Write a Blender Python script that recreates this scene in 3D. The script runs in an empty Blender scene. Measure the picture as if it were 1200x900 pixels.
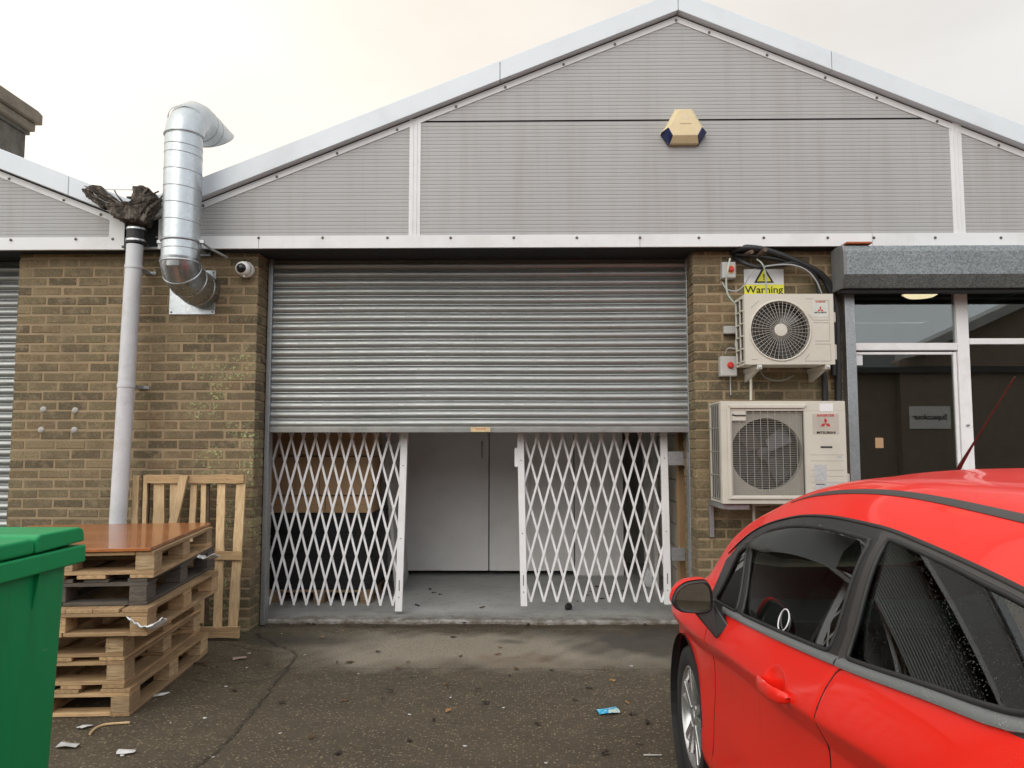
import bpy, math, random
import numpy as np
from mathutils import Vector, Matrix
random.seed(7)
R = math.radians
scene = bpy.context.scene
COL = scene.collection

# ------------------------------------------------------------------ camera
F, CX, CY = 900.0, 600.0, 450.0
H, PITCH, YAW = 1.5, R(4.45), R(0.9)
cd = bpy.data.cameras.new('camera'); cam = bpy.data.objects.new('camera', cd); COL.objects.link(cam)
cam.location = (0, 0, H); cam.rotation_euler = (R(90) + PITCH, 0, YAW)
cd.sensor_width = 36; cd.lens = 27; cd.clip_end = 2000; cd.clip_start = 0.02
scene.camera = cam
CM = (Matrix.Rotation(YAW, 3, 'Z') @ Matrix.Rotation(R(90) + PITCH, 3, 'X'))
def P(px, py, Y):            # measured photo point -> place in the plane at distance Y
    d = CM @ Vector(((px - CX) / F, -(py - CY) / F, -1))
    t = Y / d.y
    return Vector((d.x * t, Y, H + d.z * t))
def PX(px, py, Y): return P(px, py, Y).x
def PZ(px, py, Y): return P(px, py, Y).z

# ------------------------------------------------------------------ objects
ORG = {}
def tag(o, label=None, cat=None, group=None, kind=None):
    if label: o['label'] = label
    if cat: o['category'] = cat
    if group: o['group'] = group
    if kind: o['kind'] = kind
    return o
def empty(name, loc=(0, 0, 0), label=None, cat=None, group=None):
    o = bpy.data.objects.new(name, None); o.empty_display_size = .1
    COL.objects.link(o); o.location = loc; ORG[o.name] = Vector(loc)
    return tag(o, label, cat, group)
def copy_tree(o, parent=None):
    c = o.copy(); COL.objects.link(c)
    if parent: c.parent = parent
    ORG[c.name] = ORG.get(o.name, Vector((0, 0, 0)))
    for ch in [x for x in KIDS.get(o.name, [])]:
        k = copy_tree(ch, c); KIDS.setdefault(c.name, []).append(k)
    return c
KIDS = {}
class MB:
    def __init__(s): s.v = []; s.f = []; s.col = []
    def add(s, vs, fs, c=None):
        n = len(s.v); s.v += [tuple(q) for q in vs]; s.f += [tuple(i + n for i in f) for f in fs]
        s.col += [c] * len(fs); return s
    def box(s, x0, x1, y0, y1, z0, z1, c=None):
        vs = [(x, y, z) for x in (x0, x1) for y in (y0, y1) for z in (z0, z1)]
        return s.add(vs, [(0, 1, 3, 2), (4, 6, 7, 5), (0, 4, 5, 1), (2, 3, 7, 6), (0, 2, 6, 4), (1, 5, 7, 3)], c)
    def obox(s, ctr, ax, ay, az, c=None):      # half-axis vectors
        ctr = Vector(ctr); ax = Vector(ax); ay = Vector(ay); az = Vector(az)
        vs = [ctr + ax * i + ay * j + az * k for i in (-1, 1) for j in (-1, 1) for k in (-1, 1)]
        return s.add(vs, [(0, 1, 3, 2), (4, 6, 7, 5), (0, 4, 5, 1), (2, 3, 7, 6), (0, 2, 6, 4), (1, 5, 7, 3)], c)
    def beam(s, a, b, w, t, up=(0, 0, 1)):     # bar from a to b, width w across, thickness t along `up`
        a = Vector(a); b = Vector(b); d = (b - a); l = d.length; d.normalize()
        u = Vector(up); sd = d.cross(u).normalized(); u = sd.cross(d).normalized()
        return s.obox((a + b) / 2, d * l / 2, sd * w / 2, u * t / 2)
    def prism(s, poly, a, b, axis='y', c=None):
        # poly: 2D points; axis y -> (x,z); x -> (y,z); z -> (x,y)
        def m(p, t):
            return {'y': (p[0], t, p[1]), 'x': (t, p[0], p[1]), 'z': (p[0], p[1], t)}[axis]
        n = len(poly)
        vs = [m(p, a) for p in poly] + [m(p, b) for p in poly]
        fs = [tuple(range(n - 1, -1, -1)), tuple(range(n, 2 * n))] + [(i, (i + 1) % n, n + (i + 1) % n, n + i) for i in range(n)]
        return s.add(vs, fs, c)
    def tube(s, pts, r, seg=12, caps=True, closed=False, squash=None):
        pts = [Vector(p) for p in pts]; n = len(pts)
        rr = r if isinstance(r, (list, tuple)) else [r] * n
        rings = []; prev = None
        for i, p in enumerate(pts):
            if closed: t = (pts[(i + 1) % n] - pts[i - 1])
            else: t = (pts[min(i + 1, n - 1)] - pts[max(i - 1, 0)])
            t = t.normalized() if t.length > 1e-9 else Vector((0, 0, 1))
            if prev is None:
                q = Vector((0, 0, 1)) if abs(t.z) < .9 else Vector((1, 0, 0))
                nrm = (q - t * q.dot(t)).normalized()
            else: nrm = (prev - t * prev.dot(t)).normalized()
            prev = nrm; bi = t.cross(nrm)
            rings.append([p + (nrm * math.cos(2 * math.pi * k / seg) + bi * math.sin(2 * math.pi * k / seg)) * rr[i] for k in range(seg)])
        vs = [q for rg in rings for q in rg]; fs = []
        m = n if closed else n - 1
        for i in range(m):
            for k in range(seg):
                a = i * seg + k; b = i * seg + (k + 1) % seg
                c2 = ((i + 1) % n) * seg + (k + 1) % seg; d = ((i + 1) % n) * seg + k
                fs.append((a, b, c2, d))
        if caps and not closed:
            fs.append(tuple(range(seg - 1, -1, -1))); fs.append(tuple((n - 1) * seg + k for k in range(seg)))
        return s.add(vs, fs)
    def lathe(s, prof, ctr, axis=(0, 0, 1), seg=32, closed=False):
        ctr = Vector(ctr); ax = Vector(axis).normalized()
        q = Vector((0, 0, 1)) if abs(ax.z) < .9 else Vector((1, 0, 0))
        e1 = (q - ax * q.dot(ax)).normalized(); e2 = ax.cross(e1)
        vs = []; n = len(prof)
        for (r, h) in prof:
            for k in range(seg):
                a = 2 * math.pi * k / seg
                vs.append(ctr + ax * h + (e1 * math.cos(a) + e2 * math.sin(a)) * max(r, 1e-5))
        fs = []
        for i in range(n if closed else n - 1):
            for k in range(seg):
                j = (i + 1) % n
                fs.append((i * seg + k, i * seg + (k + 1) % seg, j * seg + (k + 1) % seg, j * seg + k))
        return s.add(vs, fs)
    def build(s, name, mat, parent=None, smooth=None, bevel=0, seg=2, local=False):
        v = np.array(s.v, dtype=float)
        if parent is not None: org = ORG[parent.name]
        elif local: org = Vector((0, 0, 0))
        else: org = Vector(((v[:, 0].min() + v[:, 0].max()) / 2, (v[:, 1].min() + v[:, 1].max()) / 2, v[:, 2].min()))
        me = bpy.data.meshes.new(name)
        me.from_pydata([tuple(q) for q in (v - np.array(org))], [], s.f)
        import bmesh
        bm = bmesh.new(); bm.from_mesh(me); bmesh.ops.recalc_face_normals(bm, faces=bm.faces); bm.to_mesh(me); bm.free()
        if any(c is not None for c in s.col):
            a = me.attributes.new('tint', 'FLOAT', 'FACE')
            a.data.foreach_set('value', [0.5 if c is None else c for c in s.col])
        mats = mat if isinstance(mat, (list, tuple)) else [mat]
        for m in mats: me.materials.append(m)
        if smooth is not None:
            me.polygons.foreach_set('use_smooth', [True] * len(me.polygons))
            me.set_sharp_from_angle(angle=R(smooth))
        o = bpy.data.objects.new(name, me); COL.objects.link(o)
        if parent is not None:
            o.parent = parent; o.location = (0, 0, 0); ORG[o.name] = org; KIDS.setdefault(parent.name, []).append(o)
        else: o.location = org; ORG[o.name] = org
        if bevel:
            b = o.modifiers.new('bevel', 'BEVEL'); b.width = bevel; b.segments = seg; b.limit_method = 'ANGLE'; b.angle_limit = R(40)
        return o
def text(name, body, size, loc, rot, mat, parent, depth=.0015, align='CENTER', sx=1, bold=0):
    c = bpy.data.curves.new(name, 'FONT'); c.body = body; c.size = size; c.extrude = depth; c.align_x = align; c.align_y = 'CENTER'; c.offset = bold
    t = bpy.data.objects.new(name, c); COL.objects.link(t)
    dg = bpy.context.evaluated_depsgraph_get(); dg.update()
    me = bpy.data.meshes.new_from_object(t.evaluated_get(dg))
    bpy.data.objects.remove(t); bpy.data.curves.remove(c)
    org = ORG[parent.name]
    M = Matrix.Translation(Vector(loc) - org) @ rot.to_4x4() @ Matrix.Diagonal((sx, 1, 1, 1))
    me.transform(M); me.materials.clear(); me.materials.append(mat)
    o = bpy.data.objects.new(name, me); COL.objects.link(o); o.parent = parent; ORG[o.name] = org
    KIDS.setdefault(parent.name, []).append(o)
    return o
FRONT = Matrix.Rotation(R(90), 3, 'X')
BACK = Matrix.Rotation(R(180), 3, 'Z') @ Matrix.Rotation(R(90), 3, 'X')

# ------------------------------------------------------------------ materials
class NT:
    def __init__(s, name):
        s.m = bpy.data.materials.new(name); s.m.use_nodes = True; s.t = s.m.node_tree; s.n = s.t.nodes
        s.b = s.n['Principled BSDF']; s.out = s.n['Material Output']; s._tc = None
    def new(s, typ, **kw):
        n = s.n.new(typ)
        for k, v in kw.items():
            if k.startswith('i_'): n.inputs[k[2:].replace('_', ' ')].default_value = v
            else: setattr(n, k, v)
        return n
    def link(s, a, b): s.t.links.new(a, b)
    def tc(s, out='Object'):
        if not s._tc: s._tc = s.n.new('ShaderNodeTexCoord')
        return s._tc.outputs[out]
    def noise(s, scale, detail=6, rough=.6, vec=None, stretch=None):
        n = s.new('ShaderNodeTexNoise'); n.inputs['Scale'].default_value = scale; n.inputs['Detail'].default_value = detail; n.inputs['Roughness'].default_value = rough
        v = vec or s.tc()
        if stretch:
            mp = s.new('ShaderNodeMapping'); mp.inputs['Scale'].default_value = stretch; s.link(v, mp.inputs['Vector']); v = mp.outputs[0]
        s.link(v, n.inputs['Vector']); return n.outputs['Fac']
    def voro(s, scale, out='Distance', feature='F1', vec=None, rnd=1):
        n = s.new('ShaderNodeTexVoronoi', feature=feature); n.inputs['Scale'].default_value = scale; n.inputs['Randomness'].default_value = rnd
        s.link(vec or s.tc(), n.inputs['Vector']); return n.outputs[out]
    def ramp(s, fac, stops, interp='LINEAR'):
        n = s.new('ShaderNodeValToRGB'); e = n.color_ramp.elements; n.color_ramp.interpolation = interp
        while len(e) < len(stops): e.new(.5)
        for i, (p, c) in enumerate(stops):
            e[i].position = p; e[i].color = (c, c, c, 1) if isinstance(c, (int, float)) else (*c, 1)
        s.link(fac, n.inputs[0]); return n.outputs[0]
    def mix(s, fac, a, b, mode='MIX'):
        n = s.new('ShaderNodeMix', data_type='RGBA', blend_type=mode)
        for val, i in ((fac, 0), (a, 6), (b, 7)):
            if hasattr(val, 'is_linked'): s.link(val, n.inputs[i])
            elif i == 0: n.inputs[0].default_value = val
            else: n.inputs[i].default_value = (*val, 1) if not isinstance(val, (int, float)) else (val, val, val, 1)
        return n.outputs[2]
    def math(s, op, a, b=0.0, clamp=False):
        n = s.new('ShaderNodeMath', operation=op, use_clamp=clamp)
        for i, val in ((0, a), (1, b)):
            if hasattr(val, 'is_linked'): s.link(val, n.inputs[i])
            else: n.inputs[i].default_value = val
        return n.outputs[0]
    def attr(s, name, out='Fac'):
        n = s.new('ShaderNodeAttribute'); n.attribute_name = name; return n.outputs[out]
    def bump(s, h, strength=.5, dist=.01, normal=None):
        n = s.new('ShaderNodeBump'); n.inputs['Strength'].default_value = strength; n.inputs['Distance'].default_value = dist
        s.link(h, n.inputs['Height'])
        if normal is not None: s.link(normal, n.inputs['Normal'])
        return n.outputs[0]
    def set(s, **kw):
        for k, v in kw.items():
            k = {'color': 'Base Color', 'rough': 'Roughness', 'metal': 'Metallic', 'normal': 'Normal', 'coat': 'Coat Weight', 'coat_rough': 'Coat Roughness', 'spec': 'Specular IOR Level', 'coat_normal': 'Coat Normal'}[k]
            if hasattr(v, 'is_linked'): s.link(v, s.b.inputs[k])
            else: s.b.inputs[k].default_value = (*v, 1) if isinstance(v, tuple) else v
        return s.m

def plain(name, col, rough=.5, metal=0, var=.15, scale=6, bump=0, bscale=60, coat=0, dirt=None, dirtamt=.5, rvar=.1):
    t = NT(name); n = t.noise(scale, 8, .65)
    c = t.mix(t.ramp(n, [(.3, 0), (.7, 1)]), tuple(x * (1 - var) for x in col), tuple(min(1, x * (1 + var)) for x in col))
    if dirt:
        d = t.ramp(t.noise(scale * .45 + 1, 9, .7), [(.5, 0), (.72, 1)])
        c = t.mix(t.math('MULTIPLY', d, dirtamt), c, dirt)
    kw = dict(color=c, metal=metal, coat=coat)
    kw['rough'] = t.math('ADD', t.math('MULTIPLY', t.noise(scale * 2.3, 5), rvar * 2), rough - rvar)
    if bump: kw['normal'] = t.bump(t.noise(bscale, 5), bump, .004)
    return t.set(**kw)

M = {}
M['white_trim'] = plain('white_trim', (.72, .73, .745), .42, var=.04, scale=2, dirt=(.36, .34, .31), dirtamt=.3)
M['verge_trim'] = plain('verge_trim', (.66, .71, .76), .38, var=.04, scale=1.3, dirt=(.45, .47, .49), dirtamt=.4)
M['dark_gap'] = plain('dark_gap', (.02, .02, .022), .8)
M['soffit'] = plain('soffit', (.34, .345, .35), .6)
M['screw'] = plain('screw', (.13, .12, .11), .4, metal=.6)
M['roof'] = plain('roof_sheet', (.35, .36, .37), .5, scale=1)
M['white_paint'] = plain('white_gate_paint', (.84, .84, .855), .4, var=.03, dirt=(.35, .30, .25), dirtamt=.25, scale=5)
M['pvc'] = plain('grey_pvc', (.60, .61, .64), .45, var=.08, scale=3, dirt=(.25, .24, .21), dirtamt=.5)
M['black'] = plain('black_rubber', (.014, .014, .015), .5, var=.3)
M['black_gloss'] = plain('black_gloss', (.01, .01, .012), .12, var=.3)
M['aluminium'] = plain('aluminium', (.6, .61, .62), .3, metal=.9)
M['cream'] = plain('cream_metal', (.575, .55, .485), .45, var=.04, scale=3, dirt=(.30, .27, .21), dirtamt=.25)
M['cream_dark'] = plain('cream_grille', (.34, .325, .285), .5, var=.06)
M['fan_dark'] = plain('fan_dark', (.035, .034, .034), .5)
M['coil'] = plain('coil_fins', (.09, .09, .095), .4, metal=.5)
M['isol_grey'] = plain('grey_plastic', (.47, .47, .46), .5, var=.06)
M['red_plastic'] = plain('red_plastic', (.55, .035, .025), .35)
M['yellow'] = plain('yellow_film', (.82, .78, .06), .5, var=.04)
M['amber'] = plain('amber_film', (.75, .45, .10), .5, var=.04)
M['white_film'] = plain('white_film', (.75, .75, .78), .35, var=.03)
M['ink'] = plain('black_ink', (.015, .015, .015), .5)
M['red_ink'] = plain('red_ink', (.50, .03, .03), .5)
M['grey_film'] = plain('grey_label', (.45, .46, .47), .5, var=.2, scale=90)
M['alarm_cream'] = plain('alarm_cream', (.70, .58, .36), .5, var=.06, scale=10, dirt=(.45, .33, .2), dirtamt=.4)
M['navy'] = plain('navy_lens', (.012, .022, .09), .15)
M['cam_white'] = plain('camera_white', (.78, .77, .74), .35, var=.03)
M['copper'] = plain('rusty_pipe', (.10, .065, .045), .6, var=.3, scale=30)
M['cable_green'] = plain('grey_green_cable', (.42, .48, .42), .5)
M['cable_grey'] = plain('grey_cable', (.36, .37, .38), .5)
M['cardboard'] = plain('cardboard', (.44, .28, .155), .75, var=.12, scale=4)
M['card_dark'] = plain('cardboard_seam', (.20, .13, .08), .75)  # darker brown cardboard for the flap seams
M['partition'] = plain('partition_paint', (.84, .835, .83), .55, var=.05, scale=1.5, dirt=(.50, .48, .45), dirtamt=.3)
M['blockwall'] = plain('painted_blockwork', (.62, .58, .50), .7, var=.08, scale=3, bump=.3)
M['inner_dark'] = plain('dark_interior', (.45, .44, .42), .8)
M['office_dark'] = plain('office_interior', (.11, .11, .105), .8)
M['tile'] = plain('concrete_coping', (.17, .14, .105), .85, var=.25, scale=4, bump=.5, bscale=25)
M['stone'] = plain('chimney_stone', (.10, .09, .075), .9, var=.35, scale=5, bump=.7, bscale=20)
M['tyre'] = plain('tyre', (.018, .018, .019), .75, var=.2, bump=.3, bscale=120)
M['alloy'] = plain('alloy_rim', (.55, .55, .56), .28, metal=.8, var=.08, dirt=(.16, .14, .12), dirtamt=.4)
M['seat'] = plain('seat_cloth', (.022, .023, .025), .85, var=.2)
M['dash'] = plain('dash_plastic', (.02, .02, .022), .6)
M['brown_leaf'] = plain('brown_leaf', (.10, .055, .025), .6, var=.5, scale=60)
M['tan_leaf'] = plain('tan_leaf', (.30, .17, .07), .6, var=.4, scale=60)
M['dark_leaf'] = plain('dark_leaf', (.028, .02, .014), .45, var=.5, scale=60)
M['litter'] = plain('paper_litter', (.62, .62, .62), .6, var=.1, scale=30)
M['plastic_white'] = plain('white_plastic_film', (.75, .76, .78), .25, var=.05, bump=.6, bscale=40)

def lit(name, col, strength):
    m = bpy.data.materials.new(name); m.use_nodes = True; n = m.node_tree.nodes; b = n['Principled BSDF']
    b.inputs['Base Color'].default_value = (*col, 1); b.inputs['Emission Color'].default_value = (*col, 1); b.inputs['Emission Strength'].default_value = strength
    return m
M['lamp'] = lit('lamp_glow', (1, .78, .5), 1.6)

# cladding: pale grey coated steel, long stains
t = NT('cladding'); base = t.noise(.9, 8, .6, stretch=(1, 1, .5)); streak = t.noise(9, 6, .6, stretch=(1, 1, .06))
c = t.mix(t.ramp(base, [(.3, 0), (.7, 1)]), (.36, .362, .365), (.40, .40, .402))
c = t.mix(t.math('MULTIPLY', t.ramp(streak, [(.48, 0), (.75, 1)]), .45), c, (.29, .265, .24))
c = t.mix(t.math('MULTIPLY', t.ramp(t.noise(14, 9, .8), [(.68, 0), (.74, 1)]), .5), c, (.20, .17, .15))
M['cladding'] = t.set(color=c, rough=.5)

# galvanised sheet with spangle
def galv(name, lo, hi, rough, scale=90, metal=.85, lumps=.0):
    t = NT(name); v = t.voro(scale, 'Color'); sep = t.new('ShaderNodeSeparateColor'); t.link(v, sep.inputs[0])
    c = t.mix(sep.outputs[0], lo, hi); c = t.mix(t.math('MULTIPLY', t.ramp(t.noise(2.2, 8, .65), [(.35, 0), (.75, 1)]), .35), c, tuple(x * .62 for x in lo))
    return t.set(color=c, metal=metal, rough=t.math('ADD', t.math('MULTIPLY', sep.outputs[1], .12), rough), normal=t.bump(t.noise(6, 3), .08 + lumps, .01))
M['galv'] = galv('galvanised_duct', (.50, .545, .575), (.55, .59, .615), .27, 45)
M['galv_dark'] = galv('galvanised_strut', (.36, .38, .40), (.48, .50, .52), .38, 120)
M['galv_box'] = galv('spangled_hood', (.15, .168, .178), (.34, .37, .385), .42, 110, metal=.55)
M['hood_end'] = plain('hood_end_plate', (.20, .205, .21), .5, metal=.4, var=.15)
M['shutter'] = galv('shutter_steel', (.37, .385, .38), (.39, .405, .40), .40, 14, metal=.72)
M['shutter_rail'] = plain('shutter_rail', (.30, .30, .29), .45, metal=.6, var=.15, dirt=(.15, .13, .1))

# brick
t = NT('brick'); tint = t.attr('tint')
c = t.ramp(tint, [(0, (.120, .090, .052)), (.3, (.185, .142, .080)), (.55, (.245, .188, .104)), (.75, (.235, .158, .086)), (1, (.35, .27, .15))])
spk = t.ramp(t.noise(85, 6, .85), [(.42, 0), (.58, 1)])
c = t.mix(t.math('MULTIPLY', spk, .62), c, (.062, .050, .032)); c = t.mix(t.math('MULTIPLY', t.ramp(t.noise(55, 6, .75), [(.5, 0), (.75, 1)]), .5), c, (.36, .285, .17))
c = t.mix(t.math('MULTIPLY', t.ramp(t.noise(9, 8, .7), [(.50, 0), (.60, 1)]), .7), c, (.27, .205, .125))
c = t.mix(t.math('MULTIPLY', t.ramp(t.noise(1.4, 6, .6), [(.45, 0), (.75, 1)]), .35), c, (.085, .07, .05))
gp = t.new('ShaderNodeNewGeometry'); sx = t.new('ShaderNodeSeparateXYZ'); t.link(gp.outputs['Position'], sx.inputs[0])
lic = t.ramp(t.noise(38, 8, .75), [(.52, 0), (.6, 1)])
licm = t.ramp(t.noise(3.0, 5, .6), [(.48, 0), (.58, 1)])
lich = t.math('MULTIPLY', t.math('MULTIPLY', t.math('MULTIPLY', lic, licm), t.attr('tint2')), t.math('ADD', .18, t.math('MULTIPLY', t.math('MULTIPLY', t.math('GREATER_THAN', sx.outputs[0], -2.75), t.math('LESS_THAN', sx.outputs[2], 2.35)), .82)))
c = t.mix(lich, c, (.42, .50, .22))
mossz = t.ramp(sx.outputs[2], [(.0, 1), (.42, 0)])
c = t.mix(t.math('MULTIPLY', mossz, t.ramp(t.noise(7, 6, .6), [(.3, 0), (.6, .75)])), c, (.045, .05, .022))
M['brick'] = t.set(color=c, rough=.92, normal=t.bump(t.noise(70, 8, .75), .8, .006))
t = NT('mortar'); c = t.mix(t.noise(40, 6), (.27, .20, .12), (.39, .295, .18)); c = t.mix(t.math('MULTIPLY', t.ramp(t.noise(2.5, 5), [(.45, 0), (.7, 1)]), .6), c, (.19, .15, .105))
M['mortar'] = t.set(color=c, rough=.95, normal=t.bump(t.noise(90, 6), .8, .005))

# glass
def glassmat(name, tint, base_refl, rough=0.0, drops=False):
    t = NT(name); t.n.remove(t.b)
    tr = t.new('ShaderNodeBsdfTransparent'); tr.inputs[0].default_value = (*tint, 1)
    gl = t.new('ShaderNodeBsdfGlossy'); gl.inputs['Roughness'].default_value = rough; gl.inputs[0].default_value = (.95, .97, .97, 1)
    fr = t.new('ShaderNodeFresnel'); fr.inputs[0].default_value = 1.5
    if drops:
        d = t.ramp(t.voro(170), [(.0, 1), (.26, 0)]); sel = t.ramp(t.noise(16, 4, .6), [(.40, 0), (.62, 1)])
        nb = t.bump(t.math('MULTIPLY', d, sel), .9, .004)
        t.link(nb, gl.inputs['Normal']); t.link(nb, fr.inputs['Normal'])
        wet = t.new('ShaderNodeBsdfDiffuse'); wet.inputs[0].default_value = (.5, .55, .55, 1)
    mx = t.new('ShaderNodeMixShader'); t.link(t.math('ADD', t.math('MULTIPLY', fr.outputs[0], 1.0), base_refl, True), mx.inputs[0])
    t.link(tr.outputs[0], mx.inputs[1]); t.link(gl.outputs[0], mx.inputs[2])
    o = mx.outputs[0]
    if drops:
        m2 = t.new('ShaderNodeMixShader'); t.link(t.math('MULTIPLY', t.math('MULTIPLY', d, sel), .07), m2.inputs[0]); t.link(o, m2.inputs[1]); t.link(wet.outputs[0], m2.inputs[2]); o = m2.outputs[0]
    t.link(o, t.out.inputs[0]); return t.m
M['window_glass'] = glassmat('window_glass', (.74, .78, .76), .085)
M['car_glass'] = glassmat('car_glass', (.42, .50, .46), .03)
M['car_glass_wet'] = glassmat('car_glass_wet', (.17, .22, .195), .02, drops=True)
M['deflector'] = glassmat('smoked_deflector', (.06, .06, .07), .02, .12)
m = NT('mirror_glass'); M['mirror'] = m.set(color=(.55, .58, .57), metal=1.0, rough=.02)

# timber
def wood(name, a, b, dark, rough=.75, gr=(1, 14, 14), coat=0):
    t = NT(name); g = t.noise(5, 8, .7, stretch=gr); g2 = t.noise(2.2, 4, .5)
    oi = t.new('ShaderNodeObjectInfo')
    c = t.mix(t.ramp(g, [(.36, 0), (.60, 1)]), a, b)
    c = t.mix(t.math('MULTIPLY', t.ramp(g2, [(.45, 0), (.7, 1)]), .65), c, dark)
    c = t.mix(t.math('MULTIPLY', t.attr('tint'), .75), c, dark)
    c = t.mix(t.math('MULTIPLY', t.ramp(t.noise(34, 4, .5), [(.69, 0), (.73, 1)]), .7), c, tuple(x * .35 for x in dark))
    return t.set(color=c, rough=rough, coat=coat, normal=t.bump(g, .7, .004))
M['wood_x'] = wood('pallet_timber', (.44, .275, .13), (.72, .50, .27), (.20, .125, .065))
M['wood_y'] = wood('pallet_timber_length', (.40, .25, .12), (.68, .465, .25), (.18, .115, .062), gr=(14, 1, 14))
M['wood_pale_z'] = wood('pale_timber_upright', (.50, .34, .18), (.72, .53, .30), (.30, .20, .11), gr=(14, 14, 1))
M['wood_dark'] = wood('weathered_timber', (.09, .075, .06), (.17, .145, .12), (.045, .037, .03), gr=(2, 10, 10))
M['wood_mid'] = wood('brown_timber', (.20, .125, .06), (.33, .225, .125), (.12, .075, .04), gr=(2, 12, 12))
M['chip'] = wood('chipboard_block', (.30, .195, .10), (.68, .51, .30), (.2, .13, .07), gr=(3, 3, 26))
M['ply'] = wood('varnished_plywood', (.34, .110, .034), (.46, .165, .052), (.22, .075, .03), rough=.22, gr=(2, 16, 2), coat=.4)
M['bark'] = plain('bark', (.07, .045, .028), .9, var=.5, scale=30, bump=1, bscale=40)

# plastics
t = NT('green_plastic'); c = t.mix(t.noise(3, 6), (.004, .25, .078), (.005, .29, .095)); c = t.mix(t.math('MULTIPLY', t.ramp(t.noise(26, 9, .8), [(.62, 0), (.70, 1)]), .35), c, (.12, .25, .15)); c = t.mix(t.math('MULTIPLY', t.ramp(t.noise(7, 8, .7, stretch=(1, 1, .12)), [(.52, 0), (.7, 1)]), .35), c, (.01, .10, .035)); c = t.mix(t.math('MULTIPLY', t.ramp(t.noise(40, 3, .5, stretch=(1, .15, 1)), [(.70, 0), (.73, 1)]), .5), c, (.20, .38, .24))
M['green'] = t.set(color=c, rough=.42, spec=.3, normal=t.bump(t.noise(220, 3), .12, .002))
t = NT('black_wrap'); w = t.noise(7, 8, .65, stretch=(1, 1, 7))
M['wrap'] = t.set(color=(.012, .012, .013), rough=.22, normal=t.bump(w, 1, .03))

# car paint: red with rain beads
t = NT('red_paint')
vd = t.voro(150); sel = t.ramp(t.noise(14, 4), [(.50, 0), (.66, 1)])
drop = t.math('MULTIPLY', t.ramp(vd, [(0, 1), (.22, 0)]), sel)
nb = t.bump(drop, .6, .003)
film = t.ramp(t.noise(5, 8, .7, stretch=(1, 1, .35)), [(.45, 0), (.75, 1)])
col = t.mix(t.math('MULTIPLY', film, .06), (.80, .014, .005), (.60, .03, .015))
run = t.math('MULTIPLY', t.ramp(t.noise(26, 5, .6, stretch=(1, 1, .07)), [(.60, 0), (.70, 1)]), t.ramp(t.noise(3.0, 3), [(.45, 0), (.6, 1)]))
col = t.mix(t.math('MULTIPLY', run, .42), col, (.26, .012, .008))
col = t.mix(t.math('MULTIPLY', t.ramp(t.noise(60, 8, .8), [(.70, 0), (.76, 1)]), .6), col, (.30, .06, .04))
M['paint'] = t.set(color=col, rough=.38, coat=.45, coat_rough=.05, normal=nb, coat_normal=nb, spec=.3)
t = NT('belt_trim'); drop = t.math('MULTIPLY', t.ramp(t.voro(170), [(0, 1), (.3, 0)]), t.ramp(t.noise(30, 3), [(.45, 0), (.6, 1)]))
M['belt'] = t.set(color=t.mix(drop, (.19, .20, .205), (.5, .51, .52)), rough=.3, metal=.3, normal=t.bump(drop, .6, .003))
M['frame_black'] = plain('window_frame_black', (.022, .021, .022), .32, var=.2)
M['pillar_grey'] = plain('pillar_grey', (.045, .042, .042), .4, var=.1)
# ================================================================== GROUND
YB, YC, YV, YS = 6.25, 6.11, 6.035, 6.52       # brick face, cladding face, verge boards, shutter curtain
def seg_dist(x, y, pts):
    best = np.full(x.shape, 9.0)
    for (ax, ay), (bx, by) in zip(pts[:-1], pts[1:]):
        dx, dy = bx - ax, by - ay; L = dx * dx + dy * dy
        tt = np.clip(((x - ax) * dx + (y - ay) * dy) / L, 0, 1)
        best = np.minimum(best, np.hypot(x - ax - tt * dx, y - ay - tt * dy))
    return best
def G(px, py):                                  # photo point on the ground -> (x, y)
    d = CM @ Vector(((px - CX) / F, -(py - CY) / F, -1)); tt = -H / d.z
    return (d.x * tt, d.y * tt)
def jag(pts, amp, step=.06, seed=1):
    rnd = random.Random(seed); out = [pts[0]]
    for a, b in zip(pts[:-1], pts[1:]):
        n = max(1, int(math.hypot(b[0] - a[0], b[1] - a[1]) / step))
        for i in range(1, n + 1):
            k = i / n; j = amp if i < n else 0
            out.append((a[0] + (b[0] - a[0]) * k + rnd.uniform(-j, j), a[1] + (b[1] - a[1]) * k + rnd.uniform(-j, j)))
    return out
dx = list(np.arange(-3.6, 2.7, .014)); dy = list(np.arange(2.3, 6.56, .014))
xs = np.array([-400, -150, -50, -20, -10, -6, -4.4] + dx + [2.9, 3.6, 5, 8, 14, 30, 80, 200, 400])
ys = np.array([-400, -150, -50, -20, -8, -2, 0, 1, 1.8] + dy + [6.57])
XX, YY = np.meshgrid(xs, ys, indexing='ij')
crackA = jag([G(348, 768), G(340, 779), G(322, 800), G(296, 835), G(262, 872), G(225, 905)], .016, .05, 3)
crackB = jag([G(340, 779), G(322, 792), G(300, 799), G(262, 802), G(226, 797)], .02, .06, 5)
crackC = jag([G(300, 742), G(318, 752), G(344, 763), G(348, 768)], .02, .05, 8)
crackD = jag([G(256, 752), G(285, 757), G(300, 762), G(330, 764)], .02, .05, 11)
dA = np.minimum(seg_dist(XX, YY, crackA), seg_dist(XX, YY, crackC)); dB = np.minimum(seg_dist(XX, YY, crackB), seg_dist(XX, YY, crackD))
joint = np.abs(YY - (5.27 + .010 * np.sin(XX * 9) + .006 * np.sin(XX * 31)))
joint = np.where((XX > -1.75) & (XX < 6), joint, 9)
crack = np.clip(1 - dA / .013, 0, 1) + .8 * np.clip(1 - dB / .009, 0, 1) + .45 * np.clip(1 - joint / .012, 0, 1)
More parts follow.
